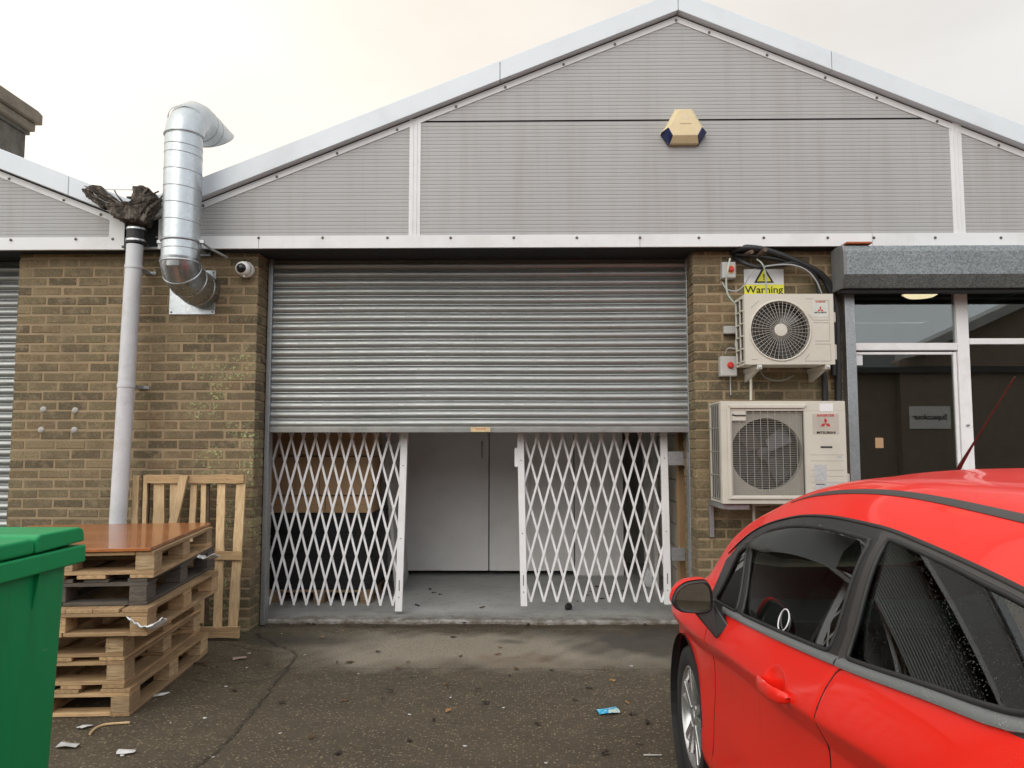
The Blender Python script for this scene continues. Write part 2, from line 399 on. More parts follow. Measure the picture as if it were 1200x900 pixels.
def blob(cx, cy, rx, ry, p=1.0): return np.clip(1.25 - np.hypot((XX - cx) / rx, (YY - cy) / ry) * p, 0, 1)
wob = .12 * np.sin(XX * 5.3 + 1) * np.sin(YY * 6.1) + .08 * np.sin(XX * 13.7 + YY * 9) + .05 * np.sin(XX * 27 - YY * 21)
pale = np.clip((YY - 5.16 + wob * .5) / .36, 0, 1) * np.clip((6.28 - YY + wob * .5) / .22, 0, 1) * np.clip((XX + 1.9 + wob) / .8, 0, 1) * np.clip((1.5 - XX + wob) / .35, 0, 1)
wx1 = G(765, 752); wet = np.clip(1.5 - np.hypot((XX - wx1[0] - .15) / .75, (YY - wx1[1]) / .52) + wob * 2.2, 0, 1)
a = G(352, 750); wet = np.maximum(wet, .8 * np.clip(1.35 - np.hypot((XX - a[0]) / .62, (YY - a[1]) / .16) + wob * 2.5, 0, 1))
a = G(605, 752); wet = np.maximum(wet, .75 * np.clip(1.3 - np.hypot((XX - a[0]) / .13, (YY - a[1]) / .07) + wob * 2.5, 0, 1))
a = G(600, 772); rust = np.clip(1.2 - np.hypot((XX - a[0]) / .30, (YY - a[1]) / .12) + wob * 4, 0, 1)
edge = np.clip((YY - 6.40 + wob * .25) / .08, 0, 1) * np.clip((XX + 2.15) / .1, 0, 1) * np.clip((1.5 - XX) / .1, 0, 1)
moss = np.clip(1.2 - np.hypot((XX + 2.1) / .45, (YY - 6.15) / .40) + wob * 2, 0, 1)
ZZ = -.012 * np.clip(crack, 0, 1) - .010 * np.clip((YY - 6.36) / .08, 0, 1) * np.clip((6.55 - YY) / .02, 0, 1)
ZZ += .004 * np.sin(XX * 2.1) * np.sin(YY * 2.9) * ((YY > 2.3) & (XX > -3.6) & (XX < 2.7))
nx, ny = XX.shape
me = bpy.data.meshes.new('ground')
V = np.stack([XX, YY, ZZ], -1).reshape(-1, 3)
ii, jj = np.meshgrid(np.arange(nx - 1), np.arange(ny - 1), indexing='ij'); q = (ii * ny + jj).reshape(-1)
FF = np.stack([q, q + ny, q + ny + 1, q + 1], -1)
me.from_pydata(V.tolist(), [], FF.tolist())
for nm, arr in (('crack', crack), ('pale', pale), ('wet', wet), ('rust', rust), ('edge', edge), ('moss', moss)):
    at = me.attributes.new(nm, 'FLOAT', 'POINT'); at.data.foreach_set('value', np.clip(arr, 0, 1).reshape(-1).astype(float))
me.polygons.foreach_set('use_smooth', [True] * len(me.polygons))
t = NT('ground_concrete')
big = t.ramp(t.noise(.9, 8, .65), [(.3, 0), (.7, 1)])
c = t.mix(big, (.100, .080, .052), (.155, .126, .084))
c = t.mix(t.math('MULTIPLY', t.ramp(t.noise(5, 8, .7), [(.4, 0), (.7, 1)]), .65), c, (.078, .060, .038))
c = t.mix(t.math('MULTIPLY', t.attr('pale'), .9), c, (.43, .38, .30))
agg = t.voro(62, 'Color'); sp = t.new('ShaderNodeSeparateColor'); t.link(agg, sp.inputs[0]); ad = t.voro(62)
stone = t.math('MULTIPLY', t.ramp(sp.outputs[0], [(.50, 0), (.66, 1)]), t.ramp(ad, [(.25, 1), (.5, 0)]))
stonec = t.mix(sp.outputs[1], (.20, .15, .085), (.56, .45, .30))
noPale = t.math('SUBTRACT', 1, t.math('MULTIPLY', t.attr('pale'), .6))
c = t.mix(t.math('MULTIPLY', t.math('MULTIPLY', stone, .75), noPale), c, stonec)
c = t.mix(t.math('MULTIPLY', t.ramp(t.noise(130, 5, .75), [(.42, 0), (.62, 1)]), .6), c, (.020, .017, .013))
c = t.mix(t.math('MULTIPLY', t.attr('wet'), .85), c, (.040, .034, .027))
c = t.mix(t.math('MULTIPLY', t.math('MULTIPLY', t.attr('rust'), t.noise(12, 6)), .7), c, (.13, .055, .02))
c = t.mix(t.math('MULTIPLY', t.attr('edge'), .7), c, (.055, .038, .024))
c = t.mix(t.math('MULTIPLY', t.attr('moss'), t.ramp(t.noise(8, 7), [(.35, 0), (.65, .8)])), c, (.045, .048, .02))
spots = t.ramp(t.voro(4.5), [(.035, 1), (.06, 0)]); c = t.mix(t.math('MULTIPLY', spots, .6), c, (.025, .02, .016))
c = t.mix(t.attr('crack'), c, (.014, .012, .010))
ridges = t.noise(16, 6, .6, stretch=(.5, 5.5, 1))
h = t.math('ADD', t.math('ADD', t.math('MULTIPLY', ridges, 1.3), t.math('MULTIPLY', t.noise(150, 5, .7), .8)), t.math('MULTIPLY', stone, .35))
rg = t.math('SUBTRACT', t.math('ADD', .38, t.math('MULTIPLY', t.noise(3, 6), .45)), t.math('MULTIPLY', t.attr('wet'), .2))
me.materials.append(t.set(color=c, rough=rg, normal=t.bump(h, .85, .012), spec=.4))
go = bpy.data.objects.new('ground', me); COL.objects.link(go); tag(go, kind='structure')

# ================================================================== WAREHOUSE
ZBB = PZ(600, 290.3, YC); ZBT = PZ(600, 275.8, YC)          # fascia band bottom / top
unit = empty('warehouse', (0, YB, 0), 'brown brick warehouse front with tall pale ribbed gable and half raised steel shutter', 'building')
def brick_faces(name, x0, x1, y0, y1, z1, parent, left=True, right=True, seed=3, zstart=-.05):
    """a pier of real bricks: front face at y0 and reveals back to y1"""
    rnd = random.Random(seed); mb = MB(); C = .0795; j = .015; Lb = .243; T = .118
    n = int((z1 - zstart) / C) + 1; nb = round((x1 - x0 + j) / .243); Lb = (x1 - x0 + j) / nb; T = Lb / 2 - j
    def brk(a, b, y, yy, z0, z2, side):
        e = .0038; q = lambda: rnd.uniform(-e, e); o = rnd.uniform(-.0015, .0025); tint = min(1, max(0, rnd.gauss(.45, .30)))
        mb.box(a + q(), b + q(), y + o, yy, z0 + q(), z2 + q(), tint)
    for i in range(n):
        z0 = zstart + i * C; z2 = min(z0 + C - j, z1)
        if z2 - z0 < .015: continue
        odd = i % 2
        xa = x0 + (T + j if (odd and left) else (0 if not odd or left else 0)); xb = x1 - (T + j if (odd and right) else 0)
        x = xa
        if odd and not left: brk(xa, xa + T, y0, y0 + T, z0, z2, 0); x = xa + T + j
        while x < xb - .01:
            e2 = min(x + Lb - j, xb)
            if xb - e2 < .05: e2 = xb
            brk(x, e2, y0, y0 + T, z0, z2, 0); x = e2 + j
        for side, on in ((0, left), (1, right)):
            if not on: continue
            y = y0 if odd else y0 + T + j
            while y < y1 - .02:
                ye = min(y + Lb - j, y1)
                o = rnd.uniform(-.002, .002); tint = min(1, max(0, rnd.gauss(.45, .30)))
                if side == 0: mb.box(x0 + o, x0 + T, y, ye, z0, z2, tint)
                else: mb.box(x1 - T, x1 + o, y, ye, z0, z2, tint)
                y = ye + j
    o = mb.build(name, M['brick'], parent, bevel=.004, seg=1)
    return o
def pier(x0, x1, y1, z1, parent, left, right, seed, lichen=1.0):
    root = MB().box(x0 + .008, x1 - .008, YB + .0035, y1 - .004, -.2, z1 - .002).build('brick_pier', M['mortar'], parent)
    b = brick_faces('bricks', x0, x1, YB, y1, z1, root, left, right, seed)
    a = b.data.attributes.new('tint2', 'FLOAT', 'FACE'); a.data.foreach_set('value', [lichen] * len(b.data.polygons))
    return root
PL0, PL1 = PX(17, 420, YB), PX(300.5, 420, YB)
PR0, PR1 = PX(813, 420, YB), PX(988, 420, YB)
pier(PL0, PL1, 6.72, ZBB + .001, unit, True, True, 4, 1.0)
pier(PR0, PR1, 6.72, ZBB + .001, unit, True, False, 9, .25)
# hidden structural wall over the opening, and the soffit
MB().box(PL1 - .02, PR0 + .02, YB + .02, 6.70, PZ(600, 300, 6.5), 3.2).build('lintel', M['soffit'], unit)
MB().box(PL0 - 3.2, 5.6, YC + .004, YB + .03, ZBB + .003, ZBB + .02).build('soffit', M['soffit'], unit)

# gable geometry from the verge board's lower edge
A = P(795, 11.5, YV); L_ = P(235, 231, YV); Rr = P(1200, 169, YV)
sl = (A.z - L_.z) / (A.x - L_.x); sr = (A.z - Rr.z) / (Rr.x - A.x)
def zlow(x): return A.z - (A.x - x) * sl if x < A.x else A.z - (x - A.x) * sr
XVL = PX(187.5, 250, YC)                                        # left end of this gable
XVR = 2 * A.x - XVL + .1
XNR = PX(148, 250, YC)                                          # right end of the neighbour's
N1 = P(0, 197.5, YV); N2 = P(124, 246, YV); sn = (N1.z - N2.z) / (N2.x - N1.x)
def zlowN(x): return N1.z - (x - N1.x) * sn
def ribbed(name, z0, z1, xl, xr, Y, parent, pitch=.0305, kind='trim'):
    prof = []; z = z0
    while z < z1:
        for dz, dyy in ((0, 0), (.0195, 0), (.0225, .0022), (.0285, .0022)):
            zz = z + dz
            if zz < z1: prof.append((zz, dyy))
        z += pitch
    prof.append((z1, 0)); mb = MB(); vs = []; fs = []
    for (zz, dyy) in prof:
        a, b = xl(zz), xr(zz)
        if b < a: a = b = (a + b) / 2
        vs += [(a, Y + dyy, zz), (b, Y + dyy, zz)]
    for i in range(len(prof) - 1): fs.append((2 * i, 2 * i + 1, 2 * i + 3, 2 * i + 2))
    mb.add(vs, fs); return mb.build(name, M['cladding'], parent)
P1a, P1b = PX(479.6, 205, YC), PX(492.8, 205, YC)              # the two vertical cover strips
P2a, P2b = PX(1114.3, 205, YC), PX(1128.3, 205, YC)
zj = PZ(800, 140.6, YC); GAP = .014
def invl(z): return A.x - (A.z - z) / sl
def invr(z): return A.x + (A.z - z) / sr
LOW = .03
ribbed('cladding_panel', ZBT, A.z, lambda z: max(XVL + .10, invl(z + LOW)), lambda z: P1a + .005, YC, unit)
ribbed('cladding_panel', ZBT, zj - GAP / 2, lambda z: max(P1b - .005, invl(z)), lambda z: P2a + .005, YC, unit)
ribbed('cladding_panel', zj + GAP / 2, A.z + .02, lambda z: max(P1b - .005, invl(z)), lambda z: min(P2a + .005, invr(z)), YC, unit)
ribbed('cladding_panel', ZBT, A.z, lambda z: P2b - .005, lambda z: min(XVR - .1, invr(z)), YC, unit)
MB().prism([(XVL + .02, ZBB), (XVR, ZBB), (XVR, zlow(XVR)), (A.x, A.z), (XVL + .02, zlow(XVL))], YC + .012, YB + .28).build('gable_core', M['dark_gap'], unit)
def cover(a, b, z0, z1, nm='cover_strip'):
    mb = MB(); w = b - a
    mb.box(a, b, YC - .006, YC + .003, z0, z1)
    mb.box(a + w * .30, a + w * .36, YC - .012, YC - .0065, z0, z1); mb.box(a + w * .64, a + w * .70, YC - .012, YC - .0065, z0, z1)
    return mb.build(nm, M['white_trim'], unit, bevel=.001)
cover(P1a, P1b, ZBT, zlow(P1a) - .0); cover(P2a, P2b, ZBT, zlow(P2b) + .02)
# fascia band in lengths
def band(x0, x1, parent):
    o = MB()
    o.prism([(YC - .014, ZBB), (YC - .014, ZBT), (YC + .006, ZBT + .006), (YC + .02, ZBT + .006), (YC + .02, ZBB)], x0, x1, 'x')
    return o.build('fascia_band', M['white_trim'], parent)
bx = [XVL, PX(304, 285, YC), PX(750, 285, YC), PX(1022, 285, YC), XVR]
for a, b in zip(bx[:-1], bx[1:]): band(a, b - .004, unit)
# verge boards (thick folded white steel) + inner flashing strip
def slope_prism(mb, x0, x1, fz, lo, hi, y0, y1):
    return mb.prism([(x0, fz(x0) + lo), (x1, fz(x1) + lo), (x1, fz(x1) + hi), (x0, fz(x0) + hi)], y0, y1)
vh = .163
xsplit = PX(586, 80, YV); xsplit2 = PX(975, 75, YV)
for (a, b) in ((XVL - .06, xsplit - .002), (xsplit + .002, A.x - .002), (A.x + .002, xsplit2 - .002), (xsplit2 + .002, XVR + .1)):
    mb = MB(); slope_prism(mb, a, b, zlow, 0, vh, YV, YC + .02); mb.build('verge_board', M['verge_trim'], unit, bevel=.004)
for (a, b) in ((XVL + .02, A.x), (A.x, XVR)):
    mb = MB(); slope_prism(mb, a, b, zlow, -.066, -.014, YC - .007, YC + .010); slope_prism(mb, a, b, zlow, -.002, .02, YC - .007, YC + .010); mb.build('verge_flashing', M['white_trim'], unit)
    mb = MB(); slope_prism(mb, a, b, zlow, -.0138, -.0022, YC - .004, YC + .010); mb.build('verge_shadow_strip', M['dark_gap'], unit)  # dark strip painted in as the shadow gap below the verge board
# end plate at the valley
MB().prism([(XVL, ZBB - .002), (XVL + .125, ZBB - .002), (XVL + .125, zlow(XVL + .125) - .02), (XVL, zlow(XVL) - .02)], YC - .018, YC - .0145).build('end_plate', M['white_trim'], unit)
# roof sheets running back
mb = MB()
for (xa, xb) in ((XVL - .06, A.x), (A.x, XVR + .1)):
    mb.add([(xa, YV + .01, zlow(xa) + vh - .01), (xb, YV + .01, zlow(xb) + vh - .01), (xb, 20, zlow(xb) + vh - .01), (xa, 20, zlow(xa) + vh - .01)], [(0, 1, 2, 3)])
mb.build('roof', M['roof'], unit)
# screws
scr = None
def screw(p, parent):
    global scr
    if scr is None:
        scr = MB().lathe([(.0, -.008), (.007, -.007), (.0075, -.003), (.0115, -.002), (.0115, .001), (0, .001)], ORG[parent.name], (0, 1, 0), 10).build('screw', M['screw'], parent)
        o = scr
    else:
        o = scr.copy(); COL.objects.link(o); o.parent = parent
    o.location = Vector(p) - ORG[parent.name]; return o
mbz = MB()
for px in (303, 378, 454, 528, 602, 676, 750, 819, 895, 970, 1024, 1096, 1173): screw(P(px, 278.5, YC - .016), unit)
for px in (240, 325, 395, 465, 534, 592, 661, 722, 795, 834, 902, 970, 1030, 1100, 1171):
    x = PX(px, 200, YC); screw((x, YC - .010, zlow(x) - .048), unit)
for px, py in ((183.5, 278), (172.5, 288)): screw(P(px, py, YC - .02), unit)

# ---------------- roller shutter of this unit
XS0, XS1 = PX(319, 420, YS), PX(804.5, 420, YS)
ZS0 = PZ(600, 500.5, YS); ZS1 = PZ(600, 302, YS) + .15
sh = MB().box(XS0 + .01, XS1 - .01, YS + .02, YS + .03, ZS0, ZS1).build('roller_shutter', M['hood_end'], unit)
def curtain(name, x0, x1, z0, z1, parent, pitch=.0757, Y=YS, mat='shutter'):
    prof = []; z = z0
    while z < z1:
        for k in range(9):
            a = k / 8; prof.append((z + a * pitch * .80, Y - .017 * math.sin(math.pi * a) ** .8))
        prof.append((z + pitch * .84, Y + .004)); prof.append((z + pitch * .89, Y - .007)); prof.append((z + pitch * .95, Y - .006)); prof.append((z + pitch * .985, Y + .004))
        z += pitch
    vs = []; fs = []
    nxs = 14
    for k, (zz, yy) in enumerate(prof):
        for i in range(nxs + 1):
            f = i / nxs; vs.append((x0 + (x1 - x0) * f, yy + .0022 * math.sin(zz * 3.1 + f * 7) * math.sin(f * 11), zz + .0016 * math.sin(f * 9 + zz * 2)))
    for k in range(len(prof) - 1):
        for i in range(nxs): fs.append((k * (nxs + 1) + i, k * (nxs + 1) + i + 1, (k + 1) * (nxs + 1) + i + 1, (k + 1) * (nxs + 1) + i))
    return MB().add(vs, fs).build(name, M[mat], parent, smooth=50)
curtain('slat_curtain', XS0, XS1, ZS0, ZS1, sh)
MB().prism([(YS - .020, ZS0 - .045), (YS + .02, ZS0 - .045), (YS + .02, ZS0 + .004), (YS - .004, ZS0 + .004), (YS - .006, ZS0 - .003), (YS - .020, ZS0 - .006)], XS0, XS1, 'x').build('bottom_rail', M['shutter_rail'], sh, bevel=.002)
for a, b in ((XS0 - .034, XS0 + .004), (XS1 - .004, XS1 + .04)):
    MB().box(a, b, YS - .05, YS + .05, .0, ZS1).build('guide', M['galv_dark'], sh, bevel=.003)
x, z = PX(563, 503, YS - .03), PZ(563, 503.3, YS - .03)
pl = MB().box(x - .083, x + .083, YS - .0245, YS - .0205, z - .020, z + .020).build('maker_plate', plain('plate_beige', (.62, .48, .28), .45, var=.25, scale=60), sh)
MB().box(x - .05, x + .05, YS - .0260, YS - .0248, z + .004, z + .008).build('print_line', M['red_ink'], pl)

# ---------------- valley outlet gap backing
MB().box(XNR - .02, XVL + .02, YC + .03, YC + .12, ZBB, ZBT + .35).build('valley_backing', M['dark_gap'], unit)

# ---------------- left neighbouring unit
nb_ = empty('warehouse', (PL0 - 1.5, YB, 0), 'neighbouring warehouse bay at the far left with its own pale gable and closed steel shutter', 'building')
XNL = -7.5
ribbed('cladding_panel', ZBT - .006, zlowN(XNL) + .0, lambda z: XNL, lambda z: min(XNR - .09, N1.x + (N1.z - z) / sn), YC, nb_)
MB().prism([(XNL, ZBB), (XNR - .02, ZBB), (XNR - .02, zlowN(XNR)), (XNL, zlowN(XNL))], YC + .012, YB + .28).build('gable_core', M['dark_gap'], nb_)
MB().prism([(YC - .014, ZBB - .004), (YC - .014, ZBT - .004), (YC + .006, ZBT + .002), (YC + .02, ZBT + .002), (YC + .02, ZBB - .004)], XNL, XNR, 'x').build('fascia_band', M['white_trim'], nb_)
xs_ = PX(80, 220, YV)
for a, b in ((XNL, xs_ - .002), (xs_ + .002, XNR + .12)):
    mb = MB(); slope_prism(mb, a, b, zlowN, 0, vh, YV, YC + .02); mb.build('verge_board', M['verge_trim'], nb_, bevel=.004)
mb = MB(); slope_prism(mb, XNL, XNR - .005, zlowN, -.066, -.014, YC - .007, YC + .010); mb.build('verge_flashing', M['white_trim'], nb_)
mb = MB(); slope_prism(mb, XNL, XNR - .005, zlowN, -.0138, -.0022, YC - .004, YC + .010); mb.build('verge_shadow_strip', M['dark_gap'], nb_)  # same painted shadow line under the neighbour's verge board
MB().prism([(XNR - .125, ZBB - .006), (XNR, ZBB - .006), (XNR, zlowN(XNR) - .02), (XNR - .125, zlowN(XNR - .125) - .02)], YC - .018, YC - .0145).build('end_plate', M['white_trim'], nb_)
MB().add([(XNL, YV + .01, zlowN(XNL) + vh - .01), (XNR + .12, YV + .01, zlowN(XNR + .12) + vh - .01), (XNR + .12, 20, zlowN(XNR + .12) + vh - .01), (XNL, 20, zlowN(XNL) + vh - .01)], [(0, 1, 2, 3)]).build('roof', M['roof'], nb_)
for px, py in ((12.5, 281), (88.5, 280), (132, 280), (144, 289), (134, 254)): screw(P(px, py, YC - .02), nb_)
for px in (11, 76, 120): x = PX(px, 220, YC); screw((x, YC - .010, zlowN(x) - .048), nb_)
sh2 = MB().box(XNL, PL0 - .03, YS + .02, YS + .03, 0, 3.1).build('roller_shutter', M['hood_end'], nb_)
curtain('slat_curtain', XNL, PL0 - .03, .03, 3.05, sh2)
MB().box(PL0 - .05, PL0 - .004, YS - .05, YS + .05, 0, 3.05).build('guide', M['galv_dark'], sh2)

# ---------------- shop front to the right
XW0 = PR1
sf = MB().box(XW0 - .005, XW0 + .075, 6.17, 6.27, 0, PZ(990, 338, 6.2)).build('shopfront', M['galv_dark'], unit, bevel=.004)
tag(sf, 'glazed office front under a spangled steel shutter box')
YW = 6.30
wb = XW0 + .078
zt = PZ(1100, 340, YW) + .05
def fr(x0, x1, z0, z1, y0=YW - .035, y1=YW + .035): return MB().box(x0, x1, y0, y1, z0, z1).build('frame_bar', M['white_paint'], sf, bevel=.005)
zt1, zt2 = PZ(1060, 402.5, YW), PZ(1060, 411, YW)        # transom
XD = PX(1128.5, 450, YW)                                   # central mullion
fr(XD - .048, XD + .048, 0, zt); fr(wb, wb + .022, 0, zt2 - .003)
fr(wb, XD - .05, zt2, zt1, YW - .037, YW + .037)
zr1, zr2 = PZ(1165, 397, YW), PZ(1165, 404, YW)
fr(XD + .05, 5.2, zr2, zr1, YW - .034, YW + .034)
fr(5.2, 5.28, 0, zt, YW - .04, YW + .04); fr(4.78, 4.83, 0, zt, YW - .03, YW + .03)
# door leaf inside left bay
fr(wb + .025, wb + .042, .05, zt2 - .012, YW - .02, YW + .02); fr(XD - .078, XD - .052, .05, zt2 - .012, YW - .02, YW + .02); fr(wb + .044, XD - .080, zt2 - .034, zt2 - .012, YW - .019, YW + .019); fr(wb + .044, XD - .080, .05, .28, YW - .019, YW + .019)
fr(wb + .08, XD - .05, .0, .045, YW - .03, YW + .03); fr(XD + .05, 5.2, .0, .35, YW - .03, YW + .03)
def pane(x0, x1, z0, z1): return MB().box(x0, x1, YW - .004, YW + .002, z0, z1).build('pane', M['window_glass'], sf)
pane(wb + .040, XD - .076, .28, zt2 - .032); pane(wb, XD - .05, zt1, zt); pane(XD + .05, 4.78, .35, zr2); pane(4.83, 5.2, .35, zr2); pane(XD + .05, 4.78, zr1, zt); pane(4.83, 5.2, zr1, zt)
for (a, b, c2, d, mt) in ((1000, 1010.5, 415, 428, 'white_film'), (1026, 1035, 513, 525, 'amber')):
    p0 = P(a, d, YW - .006); p1 = P(b, c2, YW - .006)
    st = MB().box(p0.x, p1.x, YW - .007, YW - .0045, p0.z, p1.z).build('notice', M[mt if mt != 'amber' else 'cardboard'], sf)
pw = PX(1128, 493, YW); fz = MB().lathe([(0, -.05), (.012, -.048), (.012, -.035)], (XD, YW, PZ(1128, 498, YW)), (0, 1, 0), 12).build('lock', M['aluminium'], sf)
# office interior
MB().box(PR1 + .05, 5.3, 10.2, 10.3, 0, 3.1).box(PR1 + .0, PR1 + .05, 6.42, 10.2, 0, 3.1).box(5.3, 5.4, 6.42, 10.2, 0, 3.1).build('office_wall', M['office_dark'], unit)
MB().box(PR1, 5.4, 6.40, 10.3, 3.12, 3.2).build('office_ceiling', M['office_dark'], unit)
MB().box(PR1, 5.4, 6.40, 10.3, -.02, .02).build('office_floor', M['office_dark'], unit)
pier(5.29, max(XVR - .02, 6.2), 6.72, ZBB + .001, unit, False, True, 15, .2)
lampx = P(1079, 346, 7.6)
cl = empty('ceiling_lamp', (lampx.x, 7.6, lampx.z), 'glowing round ceiling lamp seen through the office fanlight', 'lamp')
MB().lathe([(.0, -.02), (.12, -.018), (.15, .0), (.15, .012)], (lampx.x, 7.6, lampx.z), (0, 0, 1), 24).build('diffuser', M['lamp'], cl, smooth=60)
MB().lathe([(.17, .012), (.17, .05), (0, .05)], (lampx.x, 7.6, lampx.z), (0, 0, 1), 24).build('lamp_base', M['white_film'], cl, smooth=40)
MB().box(lampx.x - .01, lampx.x + .01, 7.59, 7.61, lampx.z + .05, 3.12).build('rod', M['black'], cl)
# shutter hood over the shop front
HY0, HY1 = 5.93, 6.24
ht, hb = PZ(1100, 287.5, HY0 + .03), PZ(1100, 337, HY0 + .06)
hx = PX(992, 310, HY0)
z1_, z2_ = PZ(1100, 294, HY0), PZ(1100, 321, HY0)
hp = [(YC - .02, ht + .005), (HY0 + .03, ht), (HY0, z1_), (HY0, z2_), (HY0 + .065, hb), (YC + .06, hb), (YC + .06, ht)]
hood = MB().prism(hp, hx, 5.6, 'x').build('shutter_hood', M['galv_box'], unit, bevel=.003)
MB().prism([(y - .003 if y < 6 else y, z + (.006 if z > z1_ else -.006 if z < z2_ else 0)) for y, z in hp], hx - .022, hx - .002, 'x').build('end_plate', M['hood_end'], hood, bevel=.002)
MB().box(hx, 5.6, HY0 + .10, HY0 + .17, hb - .03, hb - .004).build('curtain_edge', M['dark_gap'], hood)
p = P(1004, 287, 6.0)
MB().obox(p + Vector((0, .0, .006)), (.10, 0, 0), (0, .05, 0), (0, 0, .008)).build('brick_fragment', plain('clay', (.35, .10, .04), .9), None, bevel=.004)
tag(bpy.data.objects['brick_fragment'], 'small orange brick fragment lying on top of the steel shutter box', 'debris')

# ---------------- interior seen through the opening
ZF = .03
fl = MB(); rl_ = random.Random(41); ne = 120; ev = []; wob_ = 0
for i in range(ne + 1):
    wob_ = wob_ * .7 + rl_.uniform(-.006, .006); x = -2.9 + 4.65 * i / ne; chip = .02 if rl_.random() < .08 else 0
    ev += [(x, 6.548 + wob_, -.05), (x, 6.550 + wob_, ZF - .016 - chip * .4), (x, 6.566 + wob_ + chip, ZF), (x, 9.8, ZF)]
fl.add(ev, [(4 * i + k, 4 * i + 4 + k, 4 * i + 5 + k, 4 * i + 1 + k) for i in range(ne) for k in range(3)])
t = NT('slab'); c = t.mix(t.ramp(t.noise(2.5, 8, .65), [(.3, 0), (.7, 1)]), (.38, .385, .38), (.52, .52, .51)); c = t.mix(t.math('MULTIPLY', t.ramp(t.noise(14, 7, .7), [(.55, 0), (.7, 1)]), .5), c, (.07, .065, .055))
gp = t.new('ShaderNodeNewGeometry'); sx = t.new('ShaderNodeSeparateXYZ'); t.link(gp.outputs['Position'], sx.inputs[0])
lipm = t.new('ShaderNodeMapRange'); lipm.inputs[1].default_value = 7.0; lipm.inputs[2].default_value = 6.66; t.link(t.math('ADD', sx.outputs[1], t.math('MULTIPLY', t.noise(6, 7, .7), .16)), lipm.inputs[0])
c = t.mix(t.math('MULTIPLY', lipm.outputs[0], t.ramp(t.noise(11, 8, .75), [(.35, .35), (.6, .95)])), c, (.10, .08, .055))
flo = fl.build('interior_floor', t.set(color=c, rough=.5, normal=t.bump(t.noise(40, 6), .3, .004)), unit)
YP = 8.75
xa, xb, xc, xd = PX(452, 600, YP), PX(573, 600, YP), PX(673, 600, YP), PX(731, 600, YP)
zf0 = .08
for a, b in ((-2.9, xa), (xa, xb), (xb, xc), (xc, xd)):
    pt = MB().box(a + .006, b - .006, YP, YP + .045, zf0 if b != xd else ZF, 3.0).build('partition_leaf', M['partition'], unit, bevel=.003)
hx_ = P(565, 527, YP - .03)
MB().tube([hx_ + Vector((0, .03, .09)), hx_ + Vector((0, 0, .08)), hx_ + Vector((0, 0, -.08)), hx_ + Vector((0, .03, -.09))], .009, 8).build('pull_handle', M['aluminium'], unit, smooth=50)
MB().box(-2.9, 1.75, 9.7, 9.8, 0, 3.1).build('inner_back_wall', M['inner_dark'], unit)
MB().box(-2.98, -2.9, 6.70, 9.8, 0, 3.1).build('inner_side_wall', M['inner_dark'], unit)
sw = MB()
z = ZF; i = 0
while z < 2.95:
    y = 6.9 - (.22 if i % 2 else 0)
    while y < 9.7: sw.box(1.52, 1.62, max(6.80, y) + .004, min(9.7, y + .44) - .004, z + .004, z + .215); y += .44
    z += .222; i += 1
sw.build('block_wall', M['blockwall'], unit, bevel=.004)
MB().box(1.60, 1.75, 6.72, 9.7, 0, 3.1).build('inner_side_wall', M['inner_dark'], unit)
MB().box(-2.98, 1.75, 6.70, 9.8, 3.0, 3.1).build('inner_ceiling', M['inner_dark'], unit)
MB().box(.87 + .40, .87 + .47, 8.2, 8.27, ZF, 3.0).box(1.30, 1.34, 7.8, 7.95, ZF, 3.0).build('inner_post', M['inner_dark'], unit)
# board leaning in the gap by the right pier
a = P(800, 600, 6.95)
tag(MB().obox((a.x + .02, 6.95, ZF + .85), (.07, .03, .03), (-.008, .02, 0), (0, 0, .85)).build('board', M['cardboard'], None, bevel=.002), 'tall brown board standing upright in the gap beside the right brick pier', 'board')
